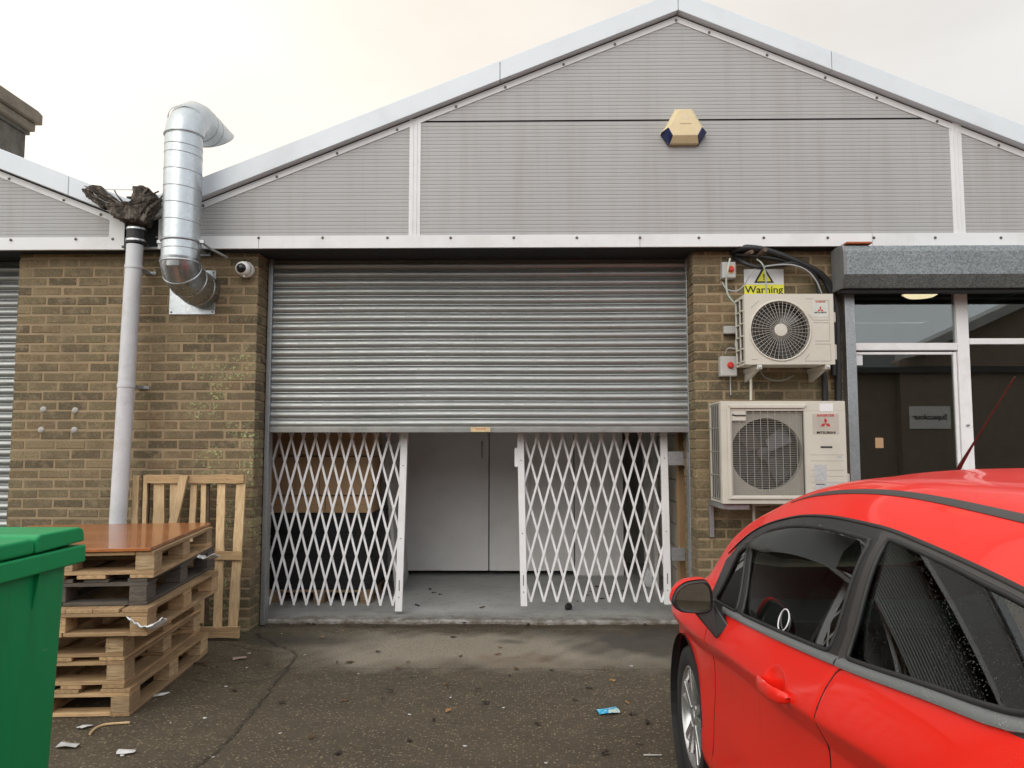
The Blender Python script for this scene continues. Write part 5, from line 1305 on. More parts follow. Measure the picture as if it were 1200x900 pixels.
# lid: shallow tray with two hinge blocks
ld = MB().prism([(byf - Dp - .005, zr + .056), (byf - .24, zr + .056), (byf - .24, zr + .093), (byf - .26, zr + .099), (byf - Dp + .01, zr + .099), (byf - Dp - .005, zr + .09)], bxr - Wd + .01, bxr - .004, 'x').build('lid', M['green'], bn, bevel=.009, seg=3)
MB().prism([(byf - .234, zr + .056), (byf - .004, zr + .062), (byf - .010, zr + .098), (byf - .03, zr + .106), (byf - .215, zr + .106), (byf - .234, zr + .099)], bxr - .26, bxr - .003, 'x').build('hinge_block', M['green'], bn, bevel=.007, seg=3)
MB().prism([(byf - .234, zr + .056), (byf - .004, zr + .062), (byf - .010, zr + .098), (byf - .03, zr + .106), (byf - .215, zr + .106), (byf - .234, zr + .099)], bxr - Wd, bxr - Wd + .25, 'x').build('hinge_block', M['green'], bn, bevel=.007, seg=3)
MB().box(bxr - Wd + .26, bxr - .27, byf - .235, byf - .03, zr + .056, zr + .088).build('lid_back', M['green'], bn, bevel=.01, seg=3)
for (xx, yy) in ((xr_ - .16, yf_ - .18), (xl_ + .16, yf_ - .18), (xr_ - .16, yn_ + .18), (xl_ + .16, yn_ + .18)):
    w_ = MB().lathe([(.0, -.02), (.06, -.02), (.08, -.012), (.08, .012), (.06, .02), (0, .02)], (xx, yy, .081), (1, 0, 0), 24).build('castor', M['black'], bn, smooth=40)
    MB().box(xx - .03, xx + .03, yy - .03, yy + .03, .105, .14).build('castor_plate', M['galv_dark'], bn)

# ================================================================== LITTER AND LEAVES
def flat_piece(name, cx_, cy_, pts, mat, label, cat, group=None, z=.004, lift=.006, seed=0, size=1):
    rnd = random.Random(seed); n = len(pts); vs = [(cx_, cy_, z + lift)]
    for p in pts: vs.append((cx_ + p[0] * size, cy_ + p[1] * size, z + rnd.uniform(0, lift)))
    fs = [(0, i + 1, (i + 1) % n + 1) for i in range(n)]
    o = MB().add(vs, fs).build(name, M[mat] if isinstance(mat, str) else mat, None); s = o.modifiers.new('t', 'SOLIDIFY'); s.thickness = .0012
    if label: tag(o, label, cat, group)
    return o
leafs = []
for kk, mt in enumerate(('brown_leaf', 'tan_leaf', 'dark_leaf')):
    prof = [(-.032, 0), (-.02, .012), (0, .019), (.014, .014), (.020, .020), (.028, .006), (.036, 0), (.028, -.008), (.016, -.016), (.008, -.012), (-.006, -.018), (-.022, -.011)]
    leafs.append(flat_piece('fallen_leaf', 0, 0, prof, mt, None, None, lift=.012, seed=kk))
LS = [(402, 740, 1), (378, 748, 1), (424, 727, 1), (420, 729, 1), (395, 777, 2), (410, 777, 0), (478, 777, 0), (483, 796, 2), (448, 820, 2), (457, 811, 2), (524, 803, 0), (531, 748, 2), (544, 731, 2), (597, 793, 2), (560, 809, 2), (586, 760, 0), (584, 768, 0), (525, 834, 1), (508, 845, 2), (569, 825, 2), (605, 785, 0), (646, 787, 2), (679, 741, 2), (718, 799, 1), (735, 825, 1), (674, 822, 2), (741, 838, 2), (630, 850, 2), (480, 870, 2), (396, 885, 2), (404, 822, 0), (365, 865, 0), (330, 825, 2), (275, 811, 2), (240, 780, 0), (255, 783, 2), (312, 780, 2), (750, 875, 2), (759, 848, 2), (690, 808, 2), (466, 784, 0), (443, 765, 2), (540, 770, 0), (350, 795, 0), (240, 765, 0), (231, 790, 0), (709, 884, 2)]
LI = [(508, 695, 2), (516, 697, 2), (504, 691, 2), (489, 710, 2), (565, 712, 0), (638, 701, 2), (677, 705, 0), (693, 694, 0), (705, 702, 2), (730, 693, 2), (716, 696, 0), (700, 688, 2), (687, 698, 2), (345, 706, 2), (388, 708, 2)]
used = [False] * 3; rnd = random.Random(12)
def leaf(x, y, z, k, s=1):
    if not used[k]: o = leafs[k]; used[k] = True
    else: o = leafs[k].copy(); COL.objects.link(o)
    o.location = (x, y, z + .001); o.rotation_euler = (rnd.uniform(-.15, .15), rnd.uniform(-.15, .15), rnd.uniform(0, 6.28)); s *= rnd.uniform(.7, 1.25); o.scale = (s, s * rnd.uniform(.6, 1), s)
    tag(o, ['brown fallen leaf lying on the yard floor', 'pale tan fallen leaf lying on the yard floor', 'dark wet fallen leaf lying on the yard floor'][k], 'leaf', 'fallen leaves')
for (px, py, k) in LS: x, y = G(px, py); leaf(x, y, .006, k, .75)
for (px, py, k) in LI:
    d = CM @ Vector(((px - CX) / F, -(py - CY) / F, -1)); tt = (ZF - H) / d.z; leaf(d.x * tt, d.y * tt, ZF, k, .9)
for k in range(34):
    x = rnd.uniform(-2.0, 1.3); leaf(x, 6.50 + rnd.uniform(-.05, .04), .0, rnd.choice((0, 2, 2)), rnd.uniform(.35, .7))
for k in range(9): x = rnd.uniform(-2.62, -2.2); leaf(x, Yn + .75 + rnd.uniform(-.1, .55), .004, rnd.choice((0, 0, 2)), .8)
LW = [(289, 783), (330, 743), (357, 768), (360, 754), (528, 818), (420, 790), (740, 781), (719, 753), (640, 895), (545, 875), (328, 860), (366, 838), (590, 830), (685, 875), (265, 805), (232, 806), (92, 853), (120, 860), (143, 886), (130, 862), (200, 848), (270, 826), (240, 842), (170, 868), (250, 888), (84, 876), (292, 766), (432, 850), (480, 838), (612, 870)]
base = flat_piece('litter_fleck', 0, 0, [(-.012, -.004), (-.003, .008), (.010, .006), (.013, -.005), (.002, -.009)], 'litter', None, None, lift=.004, seed=5)
for i, (px, py) in enumerate(LW[::2] + LW[1:12:4]):
    o = base if i == 0 else base.copy()
    if i: COL.objects.link(o)
    x, y = G(px, py); o.location = (x, y, .004); o.rotation_euler = (0, 0, rnd.uniform(0, 6)); s = rnd.uniform(.5, 1.3); o.scale = (s, s, s)
    tag(o, 'tiny pale fleck of litter on the concrete', 'litter', 'tiny pale litter flecks')
def quad(name, px, py, w, l, rot, mat, label, cat, seed=1, lift=.01):
    x, y = G(px, py); c, s = math.cos(rot), math.sin(rot); pts = [(-w, -l), (0, -l * 1.05), (w, -l * .9), (w * 1.05, 0), (w * .9, l), (0, l * 1.1), (-w, l * .95), (-w * 1.1, 0)]
    return flat_piece(name, x, y, [(a * c - b * s, a * s + b * c) for a, b in pts], mat, label, cat, z=.005, lift=lift, seed=seed)
t = NT('blue_wrapper'); M['blue'] = t.set(color=t.ramp(t.noise(42, 4), [(.40, (.02, .33, .62)), (.52, (.06, .45, .72)), (.56, (.70, .76, .74)), (.66, (.55, .60, .30))]), rough=.3)
quad('sweet_wrapper', 712.5, 835, .060, .045, .15, 'blue', 'bright blue printed wrapper lying on the concrete left of the car wheel', 'wrapper', 3, .018)
quad('paper_scrap', 281, 772.5, .045, .03, .4, plain('pinkish_paper', (.38, .27, .24), .6, var=.3, scale=40), 'pinkish brown paper scrap near the left crack', 'paper')
quad('paper_scrap', 148, 882.5, .040, .022, .2, 'litter', 'folded white paper scrap nearest the camera beside the bin', 'paper', 4)
quad('paper_scrap', 100, 853, .030, .022, 1.0, 'litter', 'crumpled white paper scrap in front of the pallet stack', 'paper', 6)
quad('paper_scrap', 189, 815, .020, .045, -.6, 'litter', 'pale plastic scrap on the ground beside the right side of the bottom pallet', 'paper', 7)
quad('paper_scrap', 80, 875, .050, .026, .0, 'isol_grey', 'greyish trodden scrap close to the green bin', 'paper', 8)
quad('metal_strip', 765, 886, .042, .006, .05, 'isol_grey', 'short pale strip on the concrete left of the car wheel', 'strip', 9, .003)
a = [G(105, 862), G(112, 855), G(125, 850.5), G(152, 848.5)]
tag(MB().tube(spl([(x, y, .008) for x, y in a]), .006, 6).build('twig', M['wood_pale_z'], None), 'bent pale twig on the ground in front of the pallet stack', 'twig')

# ================================================================== BUILDINGS ACROSS THE YARD (seen only as reflections)
t = NT('yard_brick'); bt = t.new('ShaderNodeTexBrick'); bt.inputs['Scale'].default_value = 1; bt.inputs['Brick Width'].default_value = .24; bt.inputs['Row Height'].default_value = .08; bt.inputs['Mortar Size'].default_value = .008
mp = t.new('ShaderNodeMapping'); mp.inputs['Rotation'].default_value = (R(90), 0, 0); t.link(t.tc(), mp.inputs[0]); t.link(mp.outputs[0], bt.inputs[0])
bt.inputs['Color1'].default_value = (.24, .19, .15, 1); bt.inputs['Color2'].default_value = (.21, .165, .13, 1); bt.inputs['Mortar'].default_value = (.25, .21, .17, 1)
M['yard_brick'] = t.set(color=bt.outputs[0], rough=.9)
bb = empty('yard_building', (0, -9, 0), 'low brick workshop across the yard behind the camera', 'building')
MB().box(-16, 26, -15, -9, 0, 3.5).build('wall', M['yard_brick'], bb)
MB().prism([(-8.6, 3.45), (-8.6, 3.6), (-12, 4.5), (-15.4, 3.6), (-15.4, 3.45)], -16.5, 26.5, 'x').build('roof', plain('slate', (.06, .06, .065), .7), bb)
for x in (-9, -5, -1, 3, 17):
    w_ = MB().box(x, x + 1.8, -9.02, -8.97, 1.1, 2.3).build('window', M['white_paint'], bb); MB().box(x + .08, x + 1.72, -8.965, -8.96, 1.18, 2.22).build('pane', M['black_gloss'], w_)
sgn_x, sgn_z = -.42 + 485 / 900 * (6.3 * 2 + 8.9) * 1.0, 1.5 + (520 - 491) / 900 * 21.4
sb = MB().box(sgn_x - .56, sgn_x + .56, -8.745, -8.71, sgn_z - .28, sgn_z + .34).build('shop_sign', M['white_film'], None); ORG['shop_sign'] = sb.location.copy()
tag(sb, 'white shop sign across the yard, mirrored in the office door glass', 'sign')
text('lettering', 'Supacolour', .205, (sgn_x, -8.704, sgn_z + .04), BACK, M['ink'], sb, bold=.006)
tb = empty('tall_building', (17, -12, 0), 'taller gabled brick building across the yard behind the camera', 'building')
MB().prism([(10.4, 0), (24, 0), (24, 4.3), (17.8, 7), (10.4, 3.8)], -9.3, -8.75).build('wall', M['yard_brick'], tb)
MB().prism([(10.6, 3.86), (17.8, 7.1), (25, 3.86), (25, 4.1), (17.8, 7.4), (10.6, 4.1)], -9.4, -8.3).build('roof', M['roof'], tb)
# ================================================================== RED CAR
XC0, Y0C, CROT = 1.53, .37, R(-.35)
car = empty('parked_car', (0, 0, 0), 'bright red three door hatchback wet with rain, parked facing the building on the right', 'car')
def wc(u, v, z): return (-v, u, z)         # car frame: x right = -v, y forward
def itp(tab):
    us = [a for a, b in tab]; vv = [b for a, b in tab]
    # monotone cubic (Catmull) interpolation sampled finely then linear
    def f(u):
        u = np.asarray(u, dtype=float); us_ = np.array(us); v_ = np.array(vv)
        m = np.zeros(len(us_)); d = np.diff(v_) / np.diff(us_)
        m[1:-1] = (d[1:] + d[:-1]) / 2; m[0] = d[0]; m[-1] = d[-1]
        m[1:-1] = np.where(d[1:] * d[:-1] <= 0, 0, m[1:-1])
        i = np.clip(np.searchsorted(us_, u) - 1, 0, len(us_) - 2); h = us_[i + 1] - us_[i]; s = np.clip((u - us_[i]) / h, 0, 1)
        return (2 * s**3 - 3 * s**2 + 1) * v_[i] + (s**3 - 2 * s**2 + s) * h * m[i] + (-2 * s**3 + 3 * s**2) * v_[i + 1] + (s**3 - s**2) * h * m[i + 1]
    return f
fw = itp([(-.02, .50), (.02, .62), (.10, .74), (.3, .82), (.7, .855), (1.2, .86), (2.4, .86), (2.9, .865), (3.25, .86), (3.5, .82), (3.7, .74), (3.85, .60), (3.93, .42), (3.96, .20)])
fzb = itp([(-.02, .88), (.1, .99), (.4, 1.065), (.82, 1.056), (1.42, .980), (2.0, .916), (2.53, .870), (3.0, .850), (3.3, .835), (3.6, .775), (3.85, .66), (3.96, .56)])
fzr = itp([(-.02, .93), (.1, 1.04), (.4, 1.145), (.6, 1.185), (1.03, 1.254), (1.32, 1.283), (1.56, 1.297), (1.9, 1.290), (2.16, 1.262), (2.53, 1.172), (2.9, .995), (3.05, .90), (3.3, .86), (3.6, .80), (3.85, .68), (3.96, .575)])
fzd = itp([(-.02, .96), (.06, 1.08), (.2, 1.26), (.4, 1.31), (.7, 1.335), (1.06, 1.352), (1.6, 1.372), (1.97, 1.355), (2.2, 1.325), (2.5, 1.245), (2.84, 1.115), (3.08, .965), (3.3, .885), (3.6, .825), (3.85, .70), (3.96, .585)])
fzc = itp([(-.02, .97), (.05, 1.10), (.2, 1.32), (.4, 1.375), (.8, 1.412), (1.3, 1.432), (1.9, 1.430), (2.25, 1.405), (2.45, 1.360), (2.8, 1.150), (3.1, .965), (3.2, .93), (3.35, .915), (3.6, .86), (3.85, .73), (3.96, .60)])
fvr = itp([(-.02, .42), (.1, .58), (.5, .675), (1.0, .675), (1.5, .668), (2.1, .672), (2.5, .695), (2.9, .735), (3.05, .76), (3.3, .745), (3.5, .70), (3.7, .62), (3.85, .50), (3.96, .17)])
fvd = itp([(-.02, .35), (.1, .50), (.3, .54), (.6, .56), (1.0, .57), (1.6, .575), (2.1, .595), (2.5, .64), (2.9, .69), (3.08, .70), (3.3, .66), (3.5, .60), (3.7, .52), (3.85, .40), (3.96, .14)])
fcr = itp([(-.02, .80), (.3, .93), (1.1, .890), (1.48, .845), (2.25, .780), (2.8, .728), (3.3, .70), (3.7, .64), (3.96, .52)])
fbl = itp([(-.02, .42), (.2, .26), (.4, .20), (3.3, .19), (3.7, .21), (3.9, .26), (3.96, .34)])
SEGN = [4, 5, 8, 10, 12, 16, 4, 26, 8, 10, 10]     # subdivisions between control points
def section(u):
    w, zb, zr_, zd, zc, vr, vd, cr, b0 = [float(f(u)) for f in (fw, fzb, fzr, fzd, fzc, fvr, fvd, fcr, fbl)]
    pts = [(w * .86, b0), (w * .945, b0 + .045), (w * .968, b0 + (cr - b0) * .45), (w * .958, cr - .15), (w * .962, cr - .052), (w, cr + .010), (w - .045, zb), (w - .052, zb + .012), (vr, zr_), (vd, zd), (vd * .55, zd + (zc - zd) * .76), (0.0, zc)]
    return pts
def catmull(pts, segn):
    P_ = [np.array(p) for p in pts]; out = []; ids = []
    n = len(P_)
    for i in range(n - 1):
        p1, p2 = P_[i], P_[i + 1]
        def tan(j):
            if j == 0: return P_[1] - P_[0]
            if j == n - 1: return np.array([-(P_[n - 2][0] - P_[n - 1][0]) * 1.0, 0])
            a = P_[j] - P_[j - 1]; b = P_[j + 1] - P_[j]; la, lb = np.linalg.norm(a) + 1e-9, np.linalg.norm(b) + 1e-9
            return (a / la * lb + b / lb * la) / (la + lb)
        def unit(j):
            t_ = tan(j); return t_ / (np.linalg.norm(t_) + 1e-9)
        L = np.linalg.norm(p2 - p1)
        sharp = {5: .45, 4: .4}
        m1 = unit(i) * L * (sharp.get(i, 1)); m2 = unit(i + 1) * L * (sharp.get(i + 1, 1))
        for k in range(segn[i]):
            s = k / segn[i]
            out.append((2 * s**3 - 3 * s**2 + 1) * p1 + (s**3 - 2 * s**2 + s) * m1 + (-2 * s**3 + 3 * s**2) * p2 + (s**3 - s**2) * m2); ids.append(i + s)
    out.append(P_[-1]); ids.append(n - 1)
    return np.array(out), np.array(ids)
US = np.concatenate([np.linspace(-.02, .3, 28)[:-1], np.arange(.3, 3.3, .0085), np.linspace(3.3, 3.96, 60)])
rowsS = []; ids = None
for u in US:
    o, ids = catmull(section(u), SEGN); rowsS.append(o)
S = np.array(rowsS)                          # (nu, nt, 2)
nu, nt = S.shape[:2]
UU = np.repeat(US[:, None], nt, 1)
# nose and tail rounding: pull lower/upper ends
def point_in(poly, x, y):
    inside = np.zeros(x.shape, bool); n = len(poly)
    for i in range(n):
        x1, y1 = poly[i]; x2, y2 = poly[(i + 1) % n]
        c = ((y1 > y) != (y2 > y)) & (x < (x2 - x1) * (y - y1) / (y2 - y1 + 1e-12) + x1); inside ^= c
    return inside
def smoothpoly(pts, n=8):
    P_ = [np.array(p) for p in pts]; N = len(P_); out = []
    for i in range(N):
        a, b, c = P_[i - 1], P_[i], P_[(i + 1) % N]
        la, lc = np.linalg.norm(a - b), np.linalg.norm(c - b); r = min(.020, la * .35, lc * .35)
        s = b + (a - b) / la * r; e = b + (c - b) / lc * r
        for k in range(n + 1): t_ = k / n; out.append(tuple((1 - t_)**2 * s + 2 * t_ * (1 - t_) * b + t_**2 * e))
    return out
def along(f, u0, u1, off, n=12): return [(u, float(f(u)) + off) for u in np.linspace(u0, u1, n)]
# window openings as (u, z) outlines
front_win = smoothpoly(along(fzb, 2.33, 1.555, .031) + [(1.535, float(fzr(1.535)) - .032)] + along(fzr, 1.68, 2.28, -.032, 8) + [(2.42, float(fzr(2.42)) - .045)], 4)
quarter_win = smoothpoly(along(fzb, 2.70, 2.40, .030, 4) + [(2.475, float(fzr(2.475)) - .060), (2.58, float(fzr(2.58)) - .06)], 4)
rear_win = smoothpoly(along(fzb, 1.45, .94, .031, 8) + [(.84, float(fzb(.84)) + .037), (.76, float(fzb(.76)) + .055), (.70, float(fzb(.70)) + .085), (.66, float(fzr(.66)) - .030)] + [(u, float(fzr(u)) - .016) for u in (.8, 1.0, 1.2, 1.34)] + [(1.468, float(fzr(1.468)) - .017)], 4)
uc = (UU[:-1, :-1] + UU[1:, 1:]) / 2; zc_f = (S[:-1, :-1, 1] + S[1:, 1:, 1]) / 2; vcf = (S[:-1, :-1, 0] + S[1:, 1:, 0]) / 2
idc = np.repeat(((ids[:-1] + ids[1:]) / 2)[None, :], nu - 1, 0)
side = (idc > 5.5) & (idc < 8.2)
hole = side & (point_in(front_win, uc, zc_f) | point_in(quarter_win, uc, zc_f) | point_in(rear_win, uc, zc_f))
WR = .345
for ua in (.64, 3.13): hole |= (np.hypot(uc - ua, zc_f - .30) < WR) & (idc < 6) 
frame = (idc > 6.95) & (idc < 8.0) & (uc > .52) & (uc < 2.78)
# outline of frame front: ends at mirror triangle; black region narrows into a point following rail
frame &= ~((uc > 2.70) & (zc_f > fzr(uc) - .02))
pillar = frame & (uc > 1.452 + .05 * (zc_f - 1.0)) & (uc < 1.500 + .04 * (zc_f - 1.0))
rearframe = frame & (uc <= 1.47)
wind = (idc > 9.12) & (uc > 2.47) & (uc < 3.12)
hatchw = (idc > 9.15) & (uc > .055) & (uc < .185)
# door region in (u, z)
door_poly = [(2.62, .33), (2.62, .60), (2.64, .90), (2.9, 1.1), (2.9, 1.5), (1.515, 1.5), (1.500, 1.28), (1.466, 1.02), (1.455, .995), (1.484, .93), (1.496, .86), (1.50, .78), (1.50, .60), (1.50, .33)]
doorf = point_in(door_poly, uc, zc_f) & (idc < 8.0) & (idc > 1.05)
# shut line gap: faces whose centre is within 3 mm of the lower door outline
gpts = [(2.62, .33), (2.62, .60), (2.63, .86)], [(1.452, .985), (1.470, .968), (1.484, .93), (1.496, .86), (1.50, .78), (1.50, .60), (1.50, .33)], [(1.50, .33), (2.62, .33)]
# displacement: door handle cup and groove of the shut line
N_in = np.zeros((nu, nt))
def cup(u0, z0, ru, rz, dep):
    d = np.hypot((UU - u0) / ru, (S[..., 1] - z0) / rz); return np.where((d < 1) & (ids[None, :] < 6.5), dep * (1 - d**2)**.6, 0) if True else 0
d_ = np.hypot((UU - 1.79) / .082, (S[..., 1] - .838) / .047)
N_in += np.where((d_ < 1) & (ids[None, :] < 6.2), .015 * np.sqrt(np.clip(1 - d_, 0, 1)), 0)
for g in gpts:
    dd_ = seg_dist(UU, S[..., 1], g); N_in += np.where(ids[None, :] < 6.9, .0035 * np.exp(-(dd_ / .008)**2), 0)
Sd = S.copy(); Sd[..., 0] -= N_in
# roof ditch: narrow channel along control line 9
dit = np.abs(ids[None, :] - 9.0) ; 
keep = ~hole
V3 = lambda sgn: np.stack([-sgn * Sd[..., 0], UU, Sd[..., 1]], -1).reshape(-1, 3)
def make_part(name, mask, mat, sgn, parent, angle=40, thick=0):
    idx = np.argwhere(mask & keep)
    if len(idx) == 0: return None
    i, j = idx[:, 0], idx[:, 1]
    q = np.stack([i * nt + j, (i + 1) * nt + j, (i + 1) * nt + j + 1, i * nt + j + 1], -1)
    if sgn > 0: q = q[:, ::-1]
    vv = V3(sgn); used_, inv = np.unique(q.reshape(-1), return_inverse=True)
    me = bpy.data.meshes.new(name); me.from_pydata(vv[used_].tolist(), [], inv.reshape(-1, 4).tolist())
    me.materials.append(M[mat]); me.polygons.foreach_set('use_smooth', [True] * len(me.polygons))
    o = bpy.data.objects.new(name, me); COL.objects.link(o); o.parent = parent; ORG[o.name] = Vector((0, 0, 0)); KIDS.setdefault(parent.name, []).append(o)
    if thick: s = o.modifiers.new('t', 'SOLIDIFY'); s.thickness = thick; s.offset = -1
    return o
fr_all = frame & ~pillar
special = frame | wind | hatchw
# body: both sides in one mesh
def body_mesh():
    vs = []; fs = []
    for sgn in (1, -1):
        idx = np.argwhere(~special & keep & ~doorf); i, j = idx[:, 0], idx[:, 1]
        q = np.stack([i * nt + j, (i + 1) * nt + j, (i + 1) * nt + j + 1, i * nt + j + 1], -1)
        if sgn > 0: q = q[:, ::-1]
        vv = V3(sgn); used_, inv = np.unique(q.reshape(-1), return_inverse=True)
        off = len(vs); vs += vv[used_].tolist(); fs += (inv.reshape(-1, 4) + off).tolist()
    # end caps
    for r, sg in ((0, 1), (nu - 1, -1)):
        loop = [(-Sd[r, j, 0], US[r], Sd[r, j, 1]) for j in range(nt)] + [(Sd[r, j, 0], US[r], Sd[r, j, 1]) for j in range(nt - 2, -1, -1)]
        off = len(vs); vs += loop; fs.append(list(range(off, off + len(loop)))[::sg])
    me = bpy.data.meshes.new('body'); me.from_pydata(vs, [], fs)
    me.materials.append(M['paint']); me.polygons.foreach_set('use_smooth', [True] * len(me.polygons)); me.validate()
    import bmesh
    bm = bmesh.new(); bm.from_mesh(me); bmesh.ops.remove_doubles(bm, verts=bm.verts, dist=.0002); bm.to_mesh(me); bm.free()
    o = bpy.data.objects.new('body', me); COL.objects.link(o); o.parent = car; ORG[o.name] = Vector((0, 0, 0)); KIDS.setdefault(car.name, []).append(o); return o
body = body_mesh()
gm = {}
def surf(u, z, lo=5.4, hi=8.2, out=0.0, sgn=1):
    """point on the left flank at (u, z), pushed outward"""
    i = int(np.clip(np.searchsorted(US, u), 1, nu - 1)); k = (u - US[i - 1]) / (US[i] - US[i - 1])
    sec = S[i - 1] * (1 - k) + S[i] * k; m = (ids >= lo) & (ids <= hi); zz = sec[m, 1]; vv = sec[m, 0]
    o = np.argsort(zz); return Vector((-sgn * (float(np.interp(z, zz[o], vv[o])) + out), u, z))
def strip(name, line, w, out, mat, sgn, parent, lo=5.4, hi=8.2, bulge=.004, ends=True):
    """half round strip following (u, z) points on the flank"""
    n = len(line); vs = []; fs = []; m = 6
    for i, (u, z) in enumerate(line):
        a = line[max(i - 1, 0)]; b = line[min(i + 1, n - 1)]; du, dz = b[0] - a[0], b[1] - a[1]; L = math.hypot(du, dz) or 1; nx_, nz_ = -dz / L, du / L
        ww = w(i / (n - 1)) if callable(w) else w
        for k in range(m + 1):
            s = k / m * 2 - 1; vs.append(surf(u + nx_ * s * ww / 2, z + nz_ * s * ww / 2, lo, hi, out + bulge * math.sqrt(max(0, 1 - s * s)) - (.004 if abs(s) == 1 else 0), sgn))
    for i in range(n - 1):
        for k in range(m): fs.append((i * (m + 1) + k, i * (m + 1) + k + 1, (i + 1) * (m + 1) + k + 1, (i + 1) * (m + 1) + k))
    return MB().add(vs, fs).build(name, M[mat], parent, smooth=60)
def dens(line, step=.02, closed=False):
    out = []; L = list(line) + ([line[0]] if closed else [])
    for a, b in zip(L[:-1], L[1:]):
        n = max(1, int(math.hypot(b[0] - a[0], b[1] - a[1]) / step))
        out += [(a[0] + (b[0] - a[0]) * k / n, a[1] + (b[1] - a[1]) * k / n) for k in range(n)]
    return out + [L[-1]]
def pane_from(name, poly, sgn, mat, parent, inset=.006):
    """glass: a smooth quadratic sheet fitted to the flank inside the outline"""
    us_ = np.array([p[0] for p in poly]); zs_ = np.array([p[1] for p in poly])
    m2 = (uc > us_.min()) & (uc < us_.max()) & side & point_in(poly, uc, zc_f)
    X_ = uc[m2]; Z_ = zc_f[m2]; V_ = vcf[m2]; u0, z0 = X_.mean(), Z_.mean()
    B = lambda x, z: np.stack([np.ones_like(x), x - u0, z - z0, (x - u0)**2, (x - u0) * (z - z0), (z - z0)**2], -1)
    cf, *_ = np.linalg.lstsq(B(X_, Z_), V_, rcond=None)
    gu = np.linspace(us_.min() - .004, us_.max() + .004, 70); gz = np.linspace(zs_.min() - .004, zs_.max() + .004, 36)
    GU, GZ = np.meshgrid(gu, gz, indexing='ij'); GV = (B(GU.reshape(-1), GZ.reshape(-1)) @ cf).reshape(GU.shape) - inset
    cu = (GU[:-1, :-1] + GU[1:, 1:]) / 2; cz = (GZ[:-1, :-1] + GZ[1:, 1:]) / 2
    pe = [(u0 + (a - u0) * 1.02, z0 + (b - z0) * 1.03) for a, b in poly]
    idx = np.argwhere(point_in(pe, cu, cz)); i, j = idx[:, 0], idx[:, 1]; n2 = len(gz)
    q = np.stack([i * n2 + j, (i + 1) * n2 + j, (i + 1) * n2 + j + 1, i * n2 + j + 1], -1)
    vv = np.stack([-sgn * GV, GU, GZ], -1).reshape(-1, 3); used_, inv = np.unique(q.reshape(-1), return_inverse=True)
    fx = inv.reshape(-1, 4)[:, ::-1] if sgn > 0 else inv.reshape(-1, 4)
    me = bpy.data.meshes.new(name); me.from_pydata(vv[used_].tolist(), [], fx.tolist()); me.materials.append(M[mat]); me.polygons.foreach_set('use_smooth', [True] * len(me.polygons))
    o = bpy.data.objects.new(name, me); COL.objects.link(o); o.parent = parent; ORG[o.name] = Vector((0, 0, 0)); KIDS.setdefault(parent.name, []).append(o); return o
def seal(name, poly, sgn, parent, r=.0075, out=-.001, mat='black'):
    return MB().tube([surf(u, z, 5.6, 8.2, out, sgn) for u, z in dens(poly, .02, True)[:-1]], r, 8, closed=True).build(name, M[mat], parent, smooth=70)
